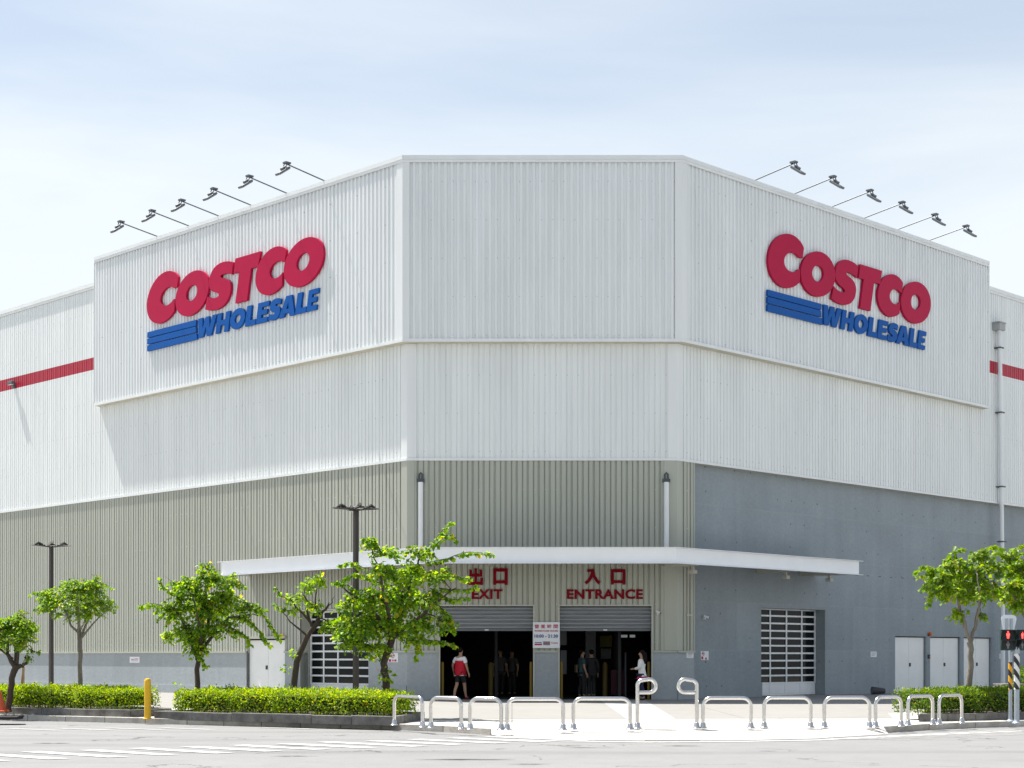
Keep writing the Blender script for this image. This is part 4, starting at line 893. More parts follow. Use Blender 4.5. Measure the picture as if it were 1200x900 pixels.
# pedestrian signal
def striped_pole(b_pole, X, Y, z0, z1, za, zb, r, ma, mb_, t):
    b = MB(); b.tube([(X, Y, z0), (X, Y, z1)], r, 14); pole = b.build('pole', M['galv'], t)
    b = MB(); b.tube([(X, Y, za), (X, Y, zb)], r+.004, 16, False); b.build('colour_bands', mb_, pole)
    b = MB(); b.lathe((X, Y, 0), [(.10, .001), (.10, .02), (r+.01, .05), (r+.003, .09)], 14); b.build('foot', M['galv'], t, smooth=True)
X1_, Y1_ = gp(1184, 846); X2_, Y2_ = gp(1191.5, 848)
t = thing('pedestrian_signal', 'green-cased pedestrian signal showing red on a black and white banded pole', 'traffic signal', (X2_, Y2_, 0))
striped_pole(None, X2_, Y2_, 0, 1.62, zy(808, Y2_), zy(766, Y2_), .055, None, M['stripe_w'], t)
Ys = Y2_-.02
def sig_head(c, yaw, nm):
    d = Vector((math.sin(yaw), -math.cos(yaw), 0)); s = Vector((math.cos(yaw), math.sin(yaw), 0))   # faces d
    P = lambda u, z, o: tuple(Vector((c[0], c[1], c[2]))+s*u+d*o+Vector((0, 0, z)))
    def bx(b, u0, u1, z0, z1, o0, o1):
        b.add([P(u0, z0, o0), P(u1, z0, o0), P(u1, z0, o1), P(u0, z0, o1), P(u0, z1, o0), P(u1, z1, o0), P(u1, z1, o1), P(u0, z1, o1)], [(0, 3, 2, 1), (4, 5, 6, 7), (0, 1, 5, 4), (1, 2, 6, 5), (2, 3, 7, 6), (3, 0, 4, 7)])
    hd = None
    b = MB(); bx(b, -.15, .15, -.22, .22, -.14, .0); hd = b.build('signal_head', M['green_case'], t, smooth=False, bevel=.008)
    for z0, m_ in ((.0, 'red_on'), (-.21, 'signal_off')):
        b = MB(); bx(b, -.12, .12, z0+.015, z0+.195, .001, .006); b.build('lens', M['signal_black'], hd)
        # hood
        b = MB(); bx(b, -.15, .15, z0+.195, z0+.21, .0, .17); 
        b.add([P(-.15, z0+.01, 0), P(-.15, z0+.21, 0), P(-.15, z0+.205, .17), P(-.137, z0+.01, 0), P(-.137, z0+.21, 0), P(-.137, z0+.205, .17)], [(0, 1, 2), (3, 5, 4), (0, 2, 5, 3)])
        b.add([P(.15, z0+.01, 0), P(.15, z0+.21, 0), P(.15, z0+.205, .17), P(.137, z0+.01, 0), P(.137, z0+.21, 0), P(.137, z0+.205, .17)], [(0, 2, 1), (3, 4, 5), (0, 3, 5, 2)])
        b.build('hood', M['signal_black'], hd, smooth=False)
        # walking or standing figure
        b = MB(); f = lambda pts: b.poly([P(u, z0+.105+z, .009) for u, z in pts])
        f([(.018*math.cos(a_), .062+.018*math.sin(a_)) for a_ in [2*math.pi*i/10 for i in range(10)]])
        f([(-.034, .036), (-.034, -.02), (-.02, -.02), (-.02, -.075), (-.004, -.075), (0, -.02), (.004, -.075), (.02, -.075), (.02, -.02), (.034, -.02), (.034, .036)])
        b.build('figure', M[m_] if m_ == 'red_on' else M['ink_grey'], hd)
zc = (zy(738, Ys)+zy(762, Ys))/2
sig_head((X2_-.19, Y2_-.02, zc), -.12, 'a'); sig_head((X2_+.12, Y2_+.02, zc), .55, 'b')
b = MB(); b.box(X2_-.05, Y2_-.04, zc-.3, X2_+.05, Y2_+.04, zc-.19); b.tube([(X2_+.02, Y2_, 1.58), (X2_-.1, Y2_+.04, 1.5)], .03, 8); b.build('mount', M['galv'], t, smooth=False)
t = thing('back_of_sign', 'back of a rounded road sign on a yellow and black banded pole', 'road sign', (X1_, Y1_, 0))
striped_pole(None, X1_, Y1_, 0, zy(722, Y1_), zy(808, Y1_), zy(776, Y1_), .04, None, M['stripe_y'], t)
xc, zc2, k = xp(1181, Y1_), zy(731.5, Y1_), Y1_/F
pts = [(-9, 6), (-8.3, 9), (-5, 10.6), (0, 11), (5, 10.6), (8.3, 9), (9, 6), (6.5, -6), (4, -10), (0, -11), (-4, -10), (-6.5, -6)]
b = MB(); n = len(pts); V = [(xc+x*k, Y1_-.075, zc2+z*k) for x, z in pts]+[(xc+x*k, Y1_-.065, zc2+z*k) for x, z in pts]
b.add(V, [tuple(range(n)), tuple(range(2*n-1, n-1, -1))]+[((i+1) % n, i, n+i, n+(i+1) % n) for i in range(n)]); b.build('sign_plate', M['signwhite'], t, smooth=False)
b = MB(); b.box(xc-.075, Y1_-.11, zc2-.13, xc-.03, Y1_-.077, zc2+.12); b.box(xc+.03, Y1_-.11, zc2-.13, xc+.075, Y1_-.077, zc2+.12); b.box(xc-.09, Y1_-.10, zc2+.04, xc+.09, Y1_-.076, zc2+.075) if False else None
b.build('clamp', M['galv'], t)

# ------------------------------------------------------------------ planters and plants
def leaf_arrays(P, D, Nn, size, width=.9, fold=.25):
    """P base points, D unit directions, Nn unit normals: two folded triangles per leaf"""
    s = size[:, None]; side = np.cross(D, Nn); side /= np.linalg.norm(side, axis=1)[:, None]+1e-9
    tip = P+D*s; m = P+D*s*.52; a = m+side*s*width*.5+Nn*s*fold; b_ = m-side*s*width*.5+Nn*s*fold
    V = np.stack([P, a, tip, b_], 1).reshape(-1, 3); k = len(P)*4; i = np.arange(0, k, 4)
    Fc = np.stack([np.stack([i, i+1, i+2], 1), np.stack([i, i+2, i+3], 1)], 1).reshape(-1, 3)
    return V, Fc
def fast_mesh(name, V, Fc, m, parent):
    me = bpy.data.meshes.new(name); o = wpos(parent); V = V-np.array([o.x, o.y, o.z])
    me.vertices.add(len(V)); me.vertices.foreach_set('co', V.astype(np.float32).ravel())
    me.loops.add(Fc.size); me.loops.foreach_set('vertex_index', Fc.astype(np.int32).ravel())
    me.polygons.add(len(Fc)); me.polygons.foreach_set('loop_start', np.arange(0, Fc.size, 3, dtype=np.int32))
    try: me.polygons.foreach_set('loop_total', np.full(len(Fc), 3, dtype=np.int32))
    except Exception: pass
    me.update(calc_edges=True); me.validate(); me.materials.append(m)
    ob = bpy.data.objects.new(name, me); COL.objects.link(ob); ob.parent = parent; return ob
def unit(a): return a/(np.linalg.norm(a, axis=-1, keepdims=True)+1e-9)
def hedge(label, front, width, h, m, seed, n_m2=1250, z0=.1):
    """clipped hedge along a front polyline (ground points, left to right), body grows away from the viewer"""
    r = np.random.default_rng(seed); fr = [np.array(p, float) for p in front]
    c = np.mean(fr, 0); t = thing('hedge', label, 'hedge', (c[0], c[1], 0), 'clipped hedges in the planters')
    P, Nn = [], []; core = MB()
    k_tot = len(fr)-1
    for i in range(k_tot):
        a, b_ = fr[i], fr[i+1]; d = b_-a; L = np.linalg.norm(d); d /= L; n = np.array([d[1], -d[0]])  # towards the viewer
        if n[1] > 0: n = -n
        def surf(cnt):
            u = r.random(cnt)*(L+.3)-.15; q = r.random(cnt); A1, A2 = h-z0, width; fsel = q < A1*1.25/(A1*1.25+A2)
            z = np.where(fsel, z0+(h-z0)*r.random(cnt)**.8, h); w = np.where(fsel, 0, r.random(cnt)*width)
            return u, w, z, fsel
        cnt = int(L*(h+width)*n_m2); u, w, z, fsel = surf(cnt)
        bump = .045*np.sin(u*5.1+seed)+.035*np.sin(u*11.3+z*9+seed*2)+.03*np.sin(w*9+u*7)
        inset = np.where(fsel, -.02+np.clip(.26-z, 0, 1)*.5, 0)
        rnd = np.clip((z-(h-.12))/.12, 0, 1)*np.where(fsel, .05, 0)
        off = bump*.7+r.normal(0, .03, cnt)
        xy = a+d*u[:, None]-n*(w+inset+rnd)[:, None]
        edge = np.where(fsel, 0, np.clip(.1-w, 0, .1)*.5)
        pos = np.concatenate([xy+n*(off*fsel)[:, None], (z-edge+np.where(fsel, 0, off))[:, None]], 1)
        nr = np.where(fsel[:, None], np.array([n[0], n[1], .45]), np.array([0, 0, 1.0])); nr = unit(nr+r.normal(0, .55, (cnt, 3)))
        P.append(pos); Nn.append(nr)
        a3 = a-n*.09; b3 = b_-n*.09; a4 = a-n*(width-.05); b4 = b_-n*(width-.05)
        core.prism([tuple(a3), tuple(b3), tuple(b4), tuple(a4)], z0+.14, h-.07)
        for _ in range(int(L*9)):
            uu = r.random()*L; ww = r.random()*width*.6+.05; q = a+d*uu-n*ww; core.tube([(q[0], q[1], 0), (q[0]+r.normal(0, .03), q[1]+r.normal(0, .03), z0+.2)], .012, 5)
    # rounded ends
    for e, sgn in ((0, -1), (k_tot, 1)):
        a, b_ = (fr[0], fr[1]) if e == 0 else (fr[-2], fr[-1]); d = (b_-a)/np.linalg.norm(b_-a); n = np.array([d[1], -d[0]])
        if n[1] > 0: n = -n
        cnt = int(width*h*n_m2*.9); w = r.random(cnt)*width; z = z0+.05+(h-z0-.05)*r.random(cnt); base = fr[0] if e == 0 else fr[-1]
        off = .05+.10*np.sqrt(np.clip(1-(2*z/h-1)**2, 0, 1))+r.normal(0, .035, cnt)
        xy = base-n*w[:, None]+d*sgn*off[:, None]; P.append(np.concatenate([xy, z[:, None]], 1)); Nn.append(unit(np.array([d[0]*sgn, d[1]*sgn, .4])+r.normal(0, .5, (cnt, 3))))
    # taller shoots
    P = np.concatenate(P); Nn = np.concatenate(Nn)
    D = unit(np.cross(Nn, r.normal(0, 1, P.shape))+Nn*.55+np.array([0, 0, .25])); size = r.uniform(.032, .07, len(P))
    top = r.random(len(P)) < .012; P[top, 2] += r.uniform(.02, .10, top.sum())
    V, Fc = leaf_arrays(P, D, Nn, size, .62)
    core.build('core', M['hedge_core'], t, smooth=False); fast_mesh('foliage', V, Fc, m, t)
    return t
def planter(label, pts, hk=.17, w=.15):
    b = MB(); c = np.mean(pts, 0); t = thing('planter', label, 'planter', (c[0], c[1], 0), 'kerbed planting beds')
    n = len(pts); cc = Vector(c)
    inner = []
    for i in range(n):
        p0, p1, p2 = Vector(pts[i-1]), Vector(pts[i]), Vector(pts[(i+1) % n]); d1 = (p1-p0).normalized(); d2 = (p2-p1).normalized()
        n1 = Vector((-d1.y, d1.x)); n2 = Vector((-d2.y, d2.x)); bis = (n1+n2).normalized(); k = w/max(.3, bis.dot(n1)); inner.append(p1+bis*k)
    for i in range(n):
        j = (i+1) % n; A, B_, C_, D_ = Vector(pts[i]), Vector(pts[j]), inner[j], inner[i]; L = (B_-A).length; k = max(1, round(L/1.0))
        for q in range(k):
            f0, f1 = q/k+.004/L, (q+1)/k-.004/L; dz = random.uniform(-.008, .008)
            b.prism([A.lerp(B_, f0)[:], A.lerp(B_, f1)[:], D_.lerp(C_, f1)[:], D_.lerp(C_, f0)[:]], -.02, hk+dz)
    b.build('kerb_stones', M['kerb_dark'], t, bevel=.012)
    b = MB(); b.poly([(p.x, p.y, hk-.05) for p in inner]); b.build('soil', M['soil'], t)
    return t
PA = [(-20.5, 44.55), (-12.2, 39.6), (-8.85, 37.55), (-8.15, 38.8), (-11.0, 42.2), (-20, 47.4)]
PBd = [(-8.15, 36.85), (-5.2, 35.05), (-2.45, 33.45), (-1.95, 36.2), (-4.0, 37.9), (-7.3, 39.4)]
PC = [(8.8, 35.0), (10.2, 35.6), (16, 38.9), (16.5, 41.5), (9.6, 37.6)]
planter('kerbed planting bed at the far left beside the cone', PA); planter('kerbed planting bed under the lamp post and big tree', PBd); planter('kerbed planting bed on the right under two trees', PC)
hedge('low clipped hedge at the far left behind the orange cone', [(-20.2, 44.75), (-12.05, 39.85), (-9.4, 38.2)], 1.35, .60, M['leafH'], 3)
hedge('long yellow-green clipped hedge under the centre trees', [(-7.58, 36.88), (-5.1, 35.4), (-2.98, 34.13)], 1.5, .60, M['leafH'], 5)
hedge('darker green clipped hedge on the right behind the signal', [(9.35, 35.45), (10.2, 35.9), (15.8, 39.1)], 1.3, .62, M['leafD'], 9)

def tree(name, label, Y, wood, leafm, barkm, trunk, limbs, blobs, sprays, leafsize, seed, group='young street trees in the planters', tuft=()):
    """trunk / limbs: photo-measured polylines (px, py, depth shift, radius); blobs: crown lobes (px, py, depth, rx, ry, twigs)"""
    r = np.random.default_rng(seed); pr = random.Random(seed)
    W3 = lambda px, py, dy=0: np.array([xp(px, Y)+0*dy, Y+dy, zy(py, Y)])
    base = W3(*trunk[0][:3]); base[2] = 0
    t = thing(name, label, 'tree', tuple(base), group)
    b = MB(); tp = [tuple(base+np.array([0, 0, .05]))]+[tuple(W3(*p[:3])) for p in trunk[1:]]
    def smooth_path(pts, rad, k=3, wob=.012):
        P = [np.array(p) for p in pts]; out, rr = [], []
        for i in range(len(P)-1):
            p0, p1, p2, p3 = P[max(i-1, 0)], P[i], P[i+1], P[min(i+2, len(P)-1)]
            for q in range(k):
                f = q/k; v = .5*((2*p1)+(-p0+p2)*f+(2*p0-5*p1+4*p2-p3)*f*f+(-p0+3*p1-3*p2+p3)*f**3)
                out.append(tuple(v+r.normal(0, wob, 3)*(1 if (i or q) else 0))); rr.append(rad[i]*(1-f)+rad[i+1]*f)
        out.append(tuple(P[-1])); rr.append(rad[-1]); return out, rr
    pts, rr = smooth_path(tp, [p[3] for p in trunk]); b.tube(pts, rr, 9); b.build('trunk', barkm, t)
    b = MB(); nodes = []
    for lm in limbs:
        pts, rr = smooth_path([tuple(W3(*p[:3])) for p in lm], [p[3] for p in lm], 3, .02); b.tube(pts, rr, 7); nodes += [(np.array(p), q) for p, q in zip(pts[1:], rr[1:])]
    LP, LD, LN, LS = [], [], [], []
    def leaves_on(path, dens, hang, big=1.0):
        path = np.array(path)
        for i in range(len(path)-1):
            seg = path[i+1]-path[i]; L = np.linalg.norm(seg); k = max(1, int(L*dens)); d = seg/(L+1e-9)
            for q in range(k):
                p = path[i]+seg*(q+r.random())/k; sgn = 1 if (q % 2) else -1
                sd = np.cross(d, [0, 0, 1]); sd = sd/(np.linalg.norm(sd)+1e-6)
                ld = unit(sd*sgn*(.8)+d*.45+np.array([0, 0, -hang])+r.normal(0, .35, 3)); nn = unit(np.array([0, 0, 1.0])+sd*sgn*-.35+r.normal(0, .45, 3)); nn = unit(nn-ld*np.dot(nn, ld))
                LP.append(p+ld*.015); LD.append(ld); LN.append(nn); LS.append(big)
    NP = np.array([n[0] for n in nodes])
    for (px, py, dy, rx, ry, nt) in blobs:
        c = W3(px, py, dy); ex = rx/F*Y; ez = ry/F*Y
        j = int(np.argmin(np.linalg.norm(NP-c, axis=1)+.35*np.maximum(NP[:, 2]-c[2], 0))); s0 = NP[j]
        midp = (s0+c)/2+r.normal(0, .05, 3)+np.array([0, 0, .04]); b.tube([tuple(s0), tuple(midp), tuple(c)], [min(nodes[j][1]*.75, .022), .014, .009], 5)
        for _ in range(int(nt*1.45)):
            dv = unit(r.normal(0, 1, 3)); rad = .55+.5*r.random()
            e = c+dv*np.array([ex, ex*1.0, ez])*rad; s_ = s0*.35+c*.65 if r.random() < .5 else midp+r.normal(0, .04, 3)
            s_ = c+(s_-c)*r.random(); mid = (s_+e)/2+np.array([0, 0, .05+.07*r.random()])
            path = [s_, mid, e+np.array([0, 0, -.03])]
            if r.random() < .45: b.tube([tuple(p) for p in path], [.007, .005, .003], 4, False)
            lp = [s_+(mid-s_)*.5, mid, path[2]]; leaves_on(lp, 34, .6)
        for _ in range(max(1, nt//9)):
            dv = unit(r.normal(0, 1, 3)+np.array([0, 0, .4])); e = c+dv*np.array([ex, ex, ez])*1.12; m_ = (c+e)/2+r.normal(0, .03, 3)
            b.tube([tuple(c), tuple(m_), tuple(e)], [.006, .004, .002], 4, False)
    for sp in sprays:
        path = [W3(*p) for p in sp]; pts, _ = smooth_path([tuple(p) for p in path], [.01]*len(path), 3, .008); b.tube(pts, list(np.linspace(.014, .004, len(pts))), 5, False)
        leaves_on(pts, 46, .95, 1.35); leaves_on(pts, 30, .4, 1.2)
    for (px, py, rx, n_) in tuft:
        c = W3(px, py, -.05); dv = unit(r.normal(0, 1, (n_, 3))); q = c+dv*rx/F*Y*r.random((n_, 1))**.5
        for i in range(n_): LP.append(q[i]); LD.append(unit(dv[i]+np.array([0, -.2, -.3]))); LN.append(unit(r.normal(0, .5, 3)+np.array([0, -.3, 1]))); LS.append(1.0)
    b.build('limbs', barkm, t)
    P, D, Nn = np.array(LP), np.array(LD), np.array(LN); sz = r.uniform(.55, 1.25, len(P))*leafsize*np.array(LS)
    V, Fc = leaf_arrays(P, D, Nn, sz, .92, .22); fast_mesh('crown', V, Fc, leafm, t); return len(P)
NL = {}
NL['T5'] = tree('street_tree', 'bushy tree with arching sprays in front of the exit corner', 36.6, None, M['leafA'], M['bark'],
    [(456, 812, 0, .10), (452, 795, 0, .085), (450, 778, 0, .08), (455, 762, 0, .08), (459, 747, 0, .085)],
    [[(459, 750, 0, .07), (445, 725, -.2, .05), (425, 705, -.3, .03), (405, 690, -.4, .015)], [(459, 748, 0, .07), (470, 715, .2, .05), (480, 685, .3, .035), (490, 655, .2, .02)],
     [(460, 748, 0, .06), (490, 725, -.3, .04), (515, 705, -.4, .025), (535, 690, -.4, .012)], [(459, 745, 0, .06), (455, 710, -.5, .04), (450, 680, -.6, .025), (440, 655, -.5, .012)], [(460, 742, 0, .05), (470, 715, .6, .035), (465, 690, .8, .02)]],
    [(455, 735, -.1, 30, 20, 46), (425, 735, -.3, 28, 18, 32), (490, 735, -.2, 30, 20, 38), (440, 705, -.5, 30, 20, 44), (470, 705, .2, 28, 22, 44), (500, 705, -.3, 24, 18, 30), (410, 712, -.2, 18, 16, 16), (410, 748, -.3, 20, 16, 18), (395, 735, .1, 16, 14, 14),
     (450, 672, -.4, 28, 16, 30), (480, 672, .2, 28, 18, 34), (515, 675, -.3, 22, 14, 20), (455, 650, -.3, 24, 10, 16), (490, 648, .1, 24, 12, 18), (520, 730, -.4, 18, 14, 14), (440, 762, -.2, 26, 10, 16), (490, 756, -.1, 24, 9, 12), (470, 690, .8, 30, 26, 30), (440, 720, .7, 30, 24, 24), (435, 640, -.3, 16, 8, 8)],
    [[(490, 655, .2), (505, 640, .1), (518, 622, 0), (530, 612, -.1)], [(500, 660, -.1), (525, 655, -.2), (550, 648, -.3), (578, 650, -.3)], [(510, 640, 0), (522, 628, -.1), (535, 632, -.2)], [(515, 690, -.3), (540, 692, -.4), (560, 688, -.4)], [(505, 690, -.3), (530, 703, -.4), (548, 700, -.4)], [(500, 670, 0), (530, 674, -.1), (553, 680, -.2)],
     [(450, 650, -.4), (440, 634, -.4), (428, 633, -.5)], [(420, 695, -.3), (405, 683, -.4), (392, 684, -.5)], [(430, 668, -.4), (415, 660, -.5), (400, 664, -.5)], [(515, 710, -.3), (528, 725, -.4), (532, 742, -.4)], [(500, 750, -.2), (520, 752, -.3), (535, 756, -.3)], [(455, 690, 0), (420, 672, -.2), (398, 685, -.3)], [(440, 760, -.3), (420, 752, -.3), (398, 756, -.4)], [(490, 755, -.3), (488, 772, -.3)]], .094, 21, tuft=((452, 792, 9, 46), (449, 770, 6, 14)))
NL['T3'] = tree('street_tree', 'leafy green tree with a drooping branch left of the white double door', 38.3, None, M['leafA'], M['bark'],
    [(231, 808, 0, .075), (231, 785, 0, .06), (232, 768, 0, .06)],
    [[(232, 770, 0, .055), (222, 745, -.2, .035), (208, 715, -.3, .02)], [(232, 768, 0, .055), (240, 740, .1, .04), (242, 705, .1, .025), (246, 680, 0, .012)], [(233, 768, 0, .05), (255, 740, -.2, .035), (280, 720, -.3, .02), (305, 722, -.3, .012)], [(232, 765, 0, .045), (228, 730, .5, .03), (232, 700, .6, .015)], [(232, 765, 0, .045), (240, 735, -.5, .03), (232, 700, -.7, .015)]],
    [(215, 690, -.1, 26, 18, 40), (245, 680, 0, 28, 16, 40), (205, 718, -.3, 22, 18, 28), (235, 712, -.2, 32, 22, 56), (265, 705, .1, 28, 22, 44), (230, 742, -.2, 30, 18, 38), (262, 738, -.2, 26, 16, 28), (200, 745, -.1, 16, 12, 12), (235, 710, .8, 34, 28, 34), (228, 762, -.1, 22, 12, 16), (272, 685, -.1, 18, 12, 14), (240, 664, 0, 12, 6, 7), (290, 718, -.2, 18, 14, 14)],
    [[(280, 715, -.2), (300, 712, -.3), (318, 730, -.3), (330, 750, -.3)], [(275, 722, -.2), (295, 728, -.3), (310, 745, -.3), (318, 756, -.3)], [(285, 706, -.1), (300, 708, -.2), (312, 716, -.2)], [(270, 735, -.3), (290, 745, -.3), (295, 756, -.3)], [(205, 715, -.3), (185, 708, -.4), (168, 711, -.5)], [(265, 690, 0), (275, 680, 0), (272, 672, 0)], [(215, 700, -.2), (195, 690, -.3), (190, 680, -.3)], [(225, 760, -.2), (240, 772, -.3), (243, 782, -.3)]], .092, 22, tuft=((209, 806, 5, 10),))
NL['T4'] = tree('street_tree', 'thin half-bare tree leaning right in front of the left glass door', 37.4, None, M['leafC'], M['bark'],
    [(341, 808, 0, .085), (346, 785, 0, .075), (353, 762, 0, .07), (364, 742, 0, .06), (373, 726, 0, .06)],
    [[(373, 726, 0, .045), (380, 714, .1, .03), (385, 706, .1, .012)], [(366, 740, 0, .04), (360, 715, 0, .025), (358, 690, -.1, .012)], [(368, 735, 0, .035), (350, 712, -.2, .02), (332, 698, -.3, .008)], [(375, 722, 0, .03), (368, 700, .2, .018), (372, 678, .2, .008)], [(360, 745, 0, .03), (340, 728, -.2, .014), (330, 712, -.2, .006)], [(378, 716, 0, .02), (388, 706, .1, .010), (392, 698, .1, .005)]],
    [(360, 690, -.1, 22, 12, 12), (370, 680, .1, 16, 10, 10), (350, 705, -.2, 22, 10, 12), (367, 712, 0, 20, 11, 11), (388, 735, 0, 18, 10, 11), (345, 718, -.1, 16, 8, 5)],
    [[(332, 700, -.2), (325, 688, -.2)], [(345, 716, -.2), (328, 712, -.2), (325, 706, -.2)], [(372, 680, .2), (376, 670, .2)], [(380, 735, 0), (395, 737, -.1), (405, 741, -.1)]], .082, 23, tuft=((343, 766, 6, 26), (337, 782, 6, 24), (338, 805, 5, 10)))
NL['T2'] = tree('street_tree', 'round-crowned tree with straight grey trunk in the far left hedge', 40.2, None, M['leafC'], M['bark_pale'],
    [(94, 806, 0, .065), (94, 780, 0, .055), (94, 758, 0, .06), (93, 747, 0, .06)],
    [[(93, 748, 0, .04), (82, 725, -.2, .022), (72, 705, -.2, .01)], [(93, 748, 0, .04), (90, 720, .2, .022), (88, 695, .2, .01)], [(94, 748, 0, .04), (104, 725, 0, .022), (112, 700, 0, .01)], [(94, 749, 0, .035), (112, 730, -.2, .02), (128, 715, -.2, .01)], [(93, 747, 0, .035), (96, 720, -.4, .02), (98, 698, -.5, .01)], [(93, 746, 0, .03), (95, 718, .5, .02), (100, 695, .6, .01)]],
    [(85, 690, 0, 26, 15, 64), (108, 690, 0, 26, 15, 64), (70, 705, -.2, 22, 12, 30), (95, 708, -.3, 32, 14, 60), (60, 712, -.2, 18, 10, 22), (122, 708, -.1, 18, 12, 26), (55, 698, -.1, 18, 10, 18), (92, 705, .7, 28, 18, 32), (105, 722, -.2, 26, 8, 18), (78, 722, -.1, 16, 8, 10), (112, 676, 0, 8, 5, 5)],
    [[(70, 702, -.2), (52, 694, -.3), (38, 698, -.3)], [(120, 715, -.2), (132, 712, -.2), (137, 718, -.2)], [(60, 712, -.2), (48, 718, -.2)]], .068, 24)
NL['T1'] = tree('street_tree', 'small dark-trunked tree at the far left edge beside the orange cone', 39.4, None, M['leafC'], M['bark'],
    [(10, 836, 0, .09), (11, 815, 0, .075), (14, 795, 0, .075), (19, 779, 0, .085)],
    [[(19, 782, 0, .07), (10, 771, 0, .05), (8, 755, 0, .03), (-2, 742, 0, .015)], [(18, 780, 0, .06), (18, 760, .1, .035), (17, 735, .1, .015)], [(19, 783, 0, .06), (28, 778, 0, .045), (34, 770, 0, .03)], [(20, 778, 0, .04), (26, 755, -.2, .022), (32, 735, -.3, .01)], [(15, 772, 0, .03), (0, 755, -.3, .02), (-12, 735, -.3, .01)]],
    [(15, 732, 0, 24, 15, 56), (-2, 735, -.1, 22, 16, 46), (34, 737, -.2, 19, 15, 40), (8, 752, -.3, 22, 12, 28), (30, 755, -.2, 18, 12, 20), (10, 740, .6, 28, 18, 26), (25, 720, 0, 12, 6, 8), (-15, 750, 0, 16, 12, 14), (32, 772, 0, 8, 5, 5)],
    [[(35, 760, -.1), (45, 764, -.2), (50, 762, -.2)], [(35, 740, -.2), (46, 738, -.2)], [(20, 725, 0), (26, 715, 0)]], .072, 25)
NL['T6'] = tree('street_tree', 'light green tree behind the right hedge beside the white doors', 37.2, None, M['leafB'], M['bark_pale'],
    [(1133, 812, 0, .085), (1136, 790, 0, .07), (1138, 768, 0, .065), (1136, 752, 0, .07)],
    [[(1136, 754, 0, .05), (1128, 732, -.1, .035), (1120, 705, -.2, .02), (1105, 690, -.2, .01)], [(1137, 754, 0, .05), (1144, 735, .1, .04), (1150, 705, .1, .025), (1165, 685, .1, .012)], [(1130, 735, 0, .03), (1128, 700, .3, .02), (1130, 670, .3, .01)], [(1143, 738, 0, .03), (1140, 700, -.5, .02), (1138, 675, -.5, .01)]],
    [(1095, 675, -.1, 22, 14, 34), (1120, 665, 0, 24, 14, 36), (1145, 670, -.1, 22, 16, 34), (1110, 692, -.2, 26, 14, 38), (1140, 695, -.2, 24, 16, 34), (1160, 690, .2, 20, 16, 26), (1130, 685, .6, 34, 22, 36), (1150, 652, .1, 18, 10, 16), (1085, 690, -.2, 12, 10, 10), (1120, 722, -.2, 14, 9, 10), (1148, 722, -.2, 8, 8, 5), (1170, 665, 0, 18, 14, 22)],
    [[(1095, 670, -.1), (1080, 662, -.2), (1071, 672, -.2)], [(1115, 655, 0), (1118, 646, 0), (1130, 642, 0)], [(1100, 692, -.2), (1085, 700, -.3), (1084, 710, -.3)], [(1145, 650, 0), (1160, 640, 0), (1175, 642, 0)], [(1125, 722, -.2), (1115, 712, -.3)]], .098, 26)
NL['T7'] = tree('street_tree', 'tree at the right edge whose crown hangs over the pedestrian signal', 38.0, None, M['leafB'], M['bark_pale'],
    [(1222, 812, 0, .09), (1220, 780, 0, .08), (1216, 750, 0, .075)],
    [[(1216, 752, 0, .05), (1200, 725, -.1, .035), (1185, 700, -.2, .02)], [(1217, 752, 0, .05), (1215, 715, .1, .04), (1205, 680, .1, .02)], [(1217, 750, 0, .04), (1235, 715, .1, .03), (1245, 690, .1, .015)]],
    [(1190, 665, 0, 22, 14, 34), (1215, 660, 0, 24, 16, 36), (1180, 690, -.2, 18, 14, 24), (1205, 690, -.2, 26, 16, 40), (1235, 690, 0, 24, 18, 30), (1190, 710, -.2, 16, 10, 18), (1212, 715, -.2, 16, 12, 18), (1205, 685, .6, 30, 22, 30), (1185, 648, 0, 16, 8, 12)],
    [[(1185, 655, 0), (1170, 645, 0), (1162, 652, 0)], [(1190, 645, 0), (1200, 637, 0), (1215, 640, 0)], [(1180, 700, -.2), (1170, 706, -.2)]], .098, 27)
# shrub beyond the right hedge
t = thing('shrub', 'dark green shrub in a low concrete trough behind the right hedge', 'shrub', (xp(1198, 44), 44, 0))
b = MB(); b.box(xp(1171, 44), 43.7, 0, xp(1230, 44), 44.6, zy(801, 44)); b.build('trough', M['kerb_dark'], t, bevel=.02)
r = np.random.default_rng(40); n_ = 900; dv = unit(r.normal(0, 1, (n_, 3))); P = np.array([xp(1208, 44), 44.1, zy(795, 44)])+dv*np.array([.48, .4, .36])*r.random((n_, 1))**.35
D = unit(dv+r.normal(0, .5, dv.shape)); Nn = unit(np.cross(D, r.normal(0, 1, D.shape))); V, Fc = leaf_arrays(P, D, Nn, r.uniform(.05, .1, n_), .6); fast_mesh('foliage', V, Fc, M['leafD'], t)

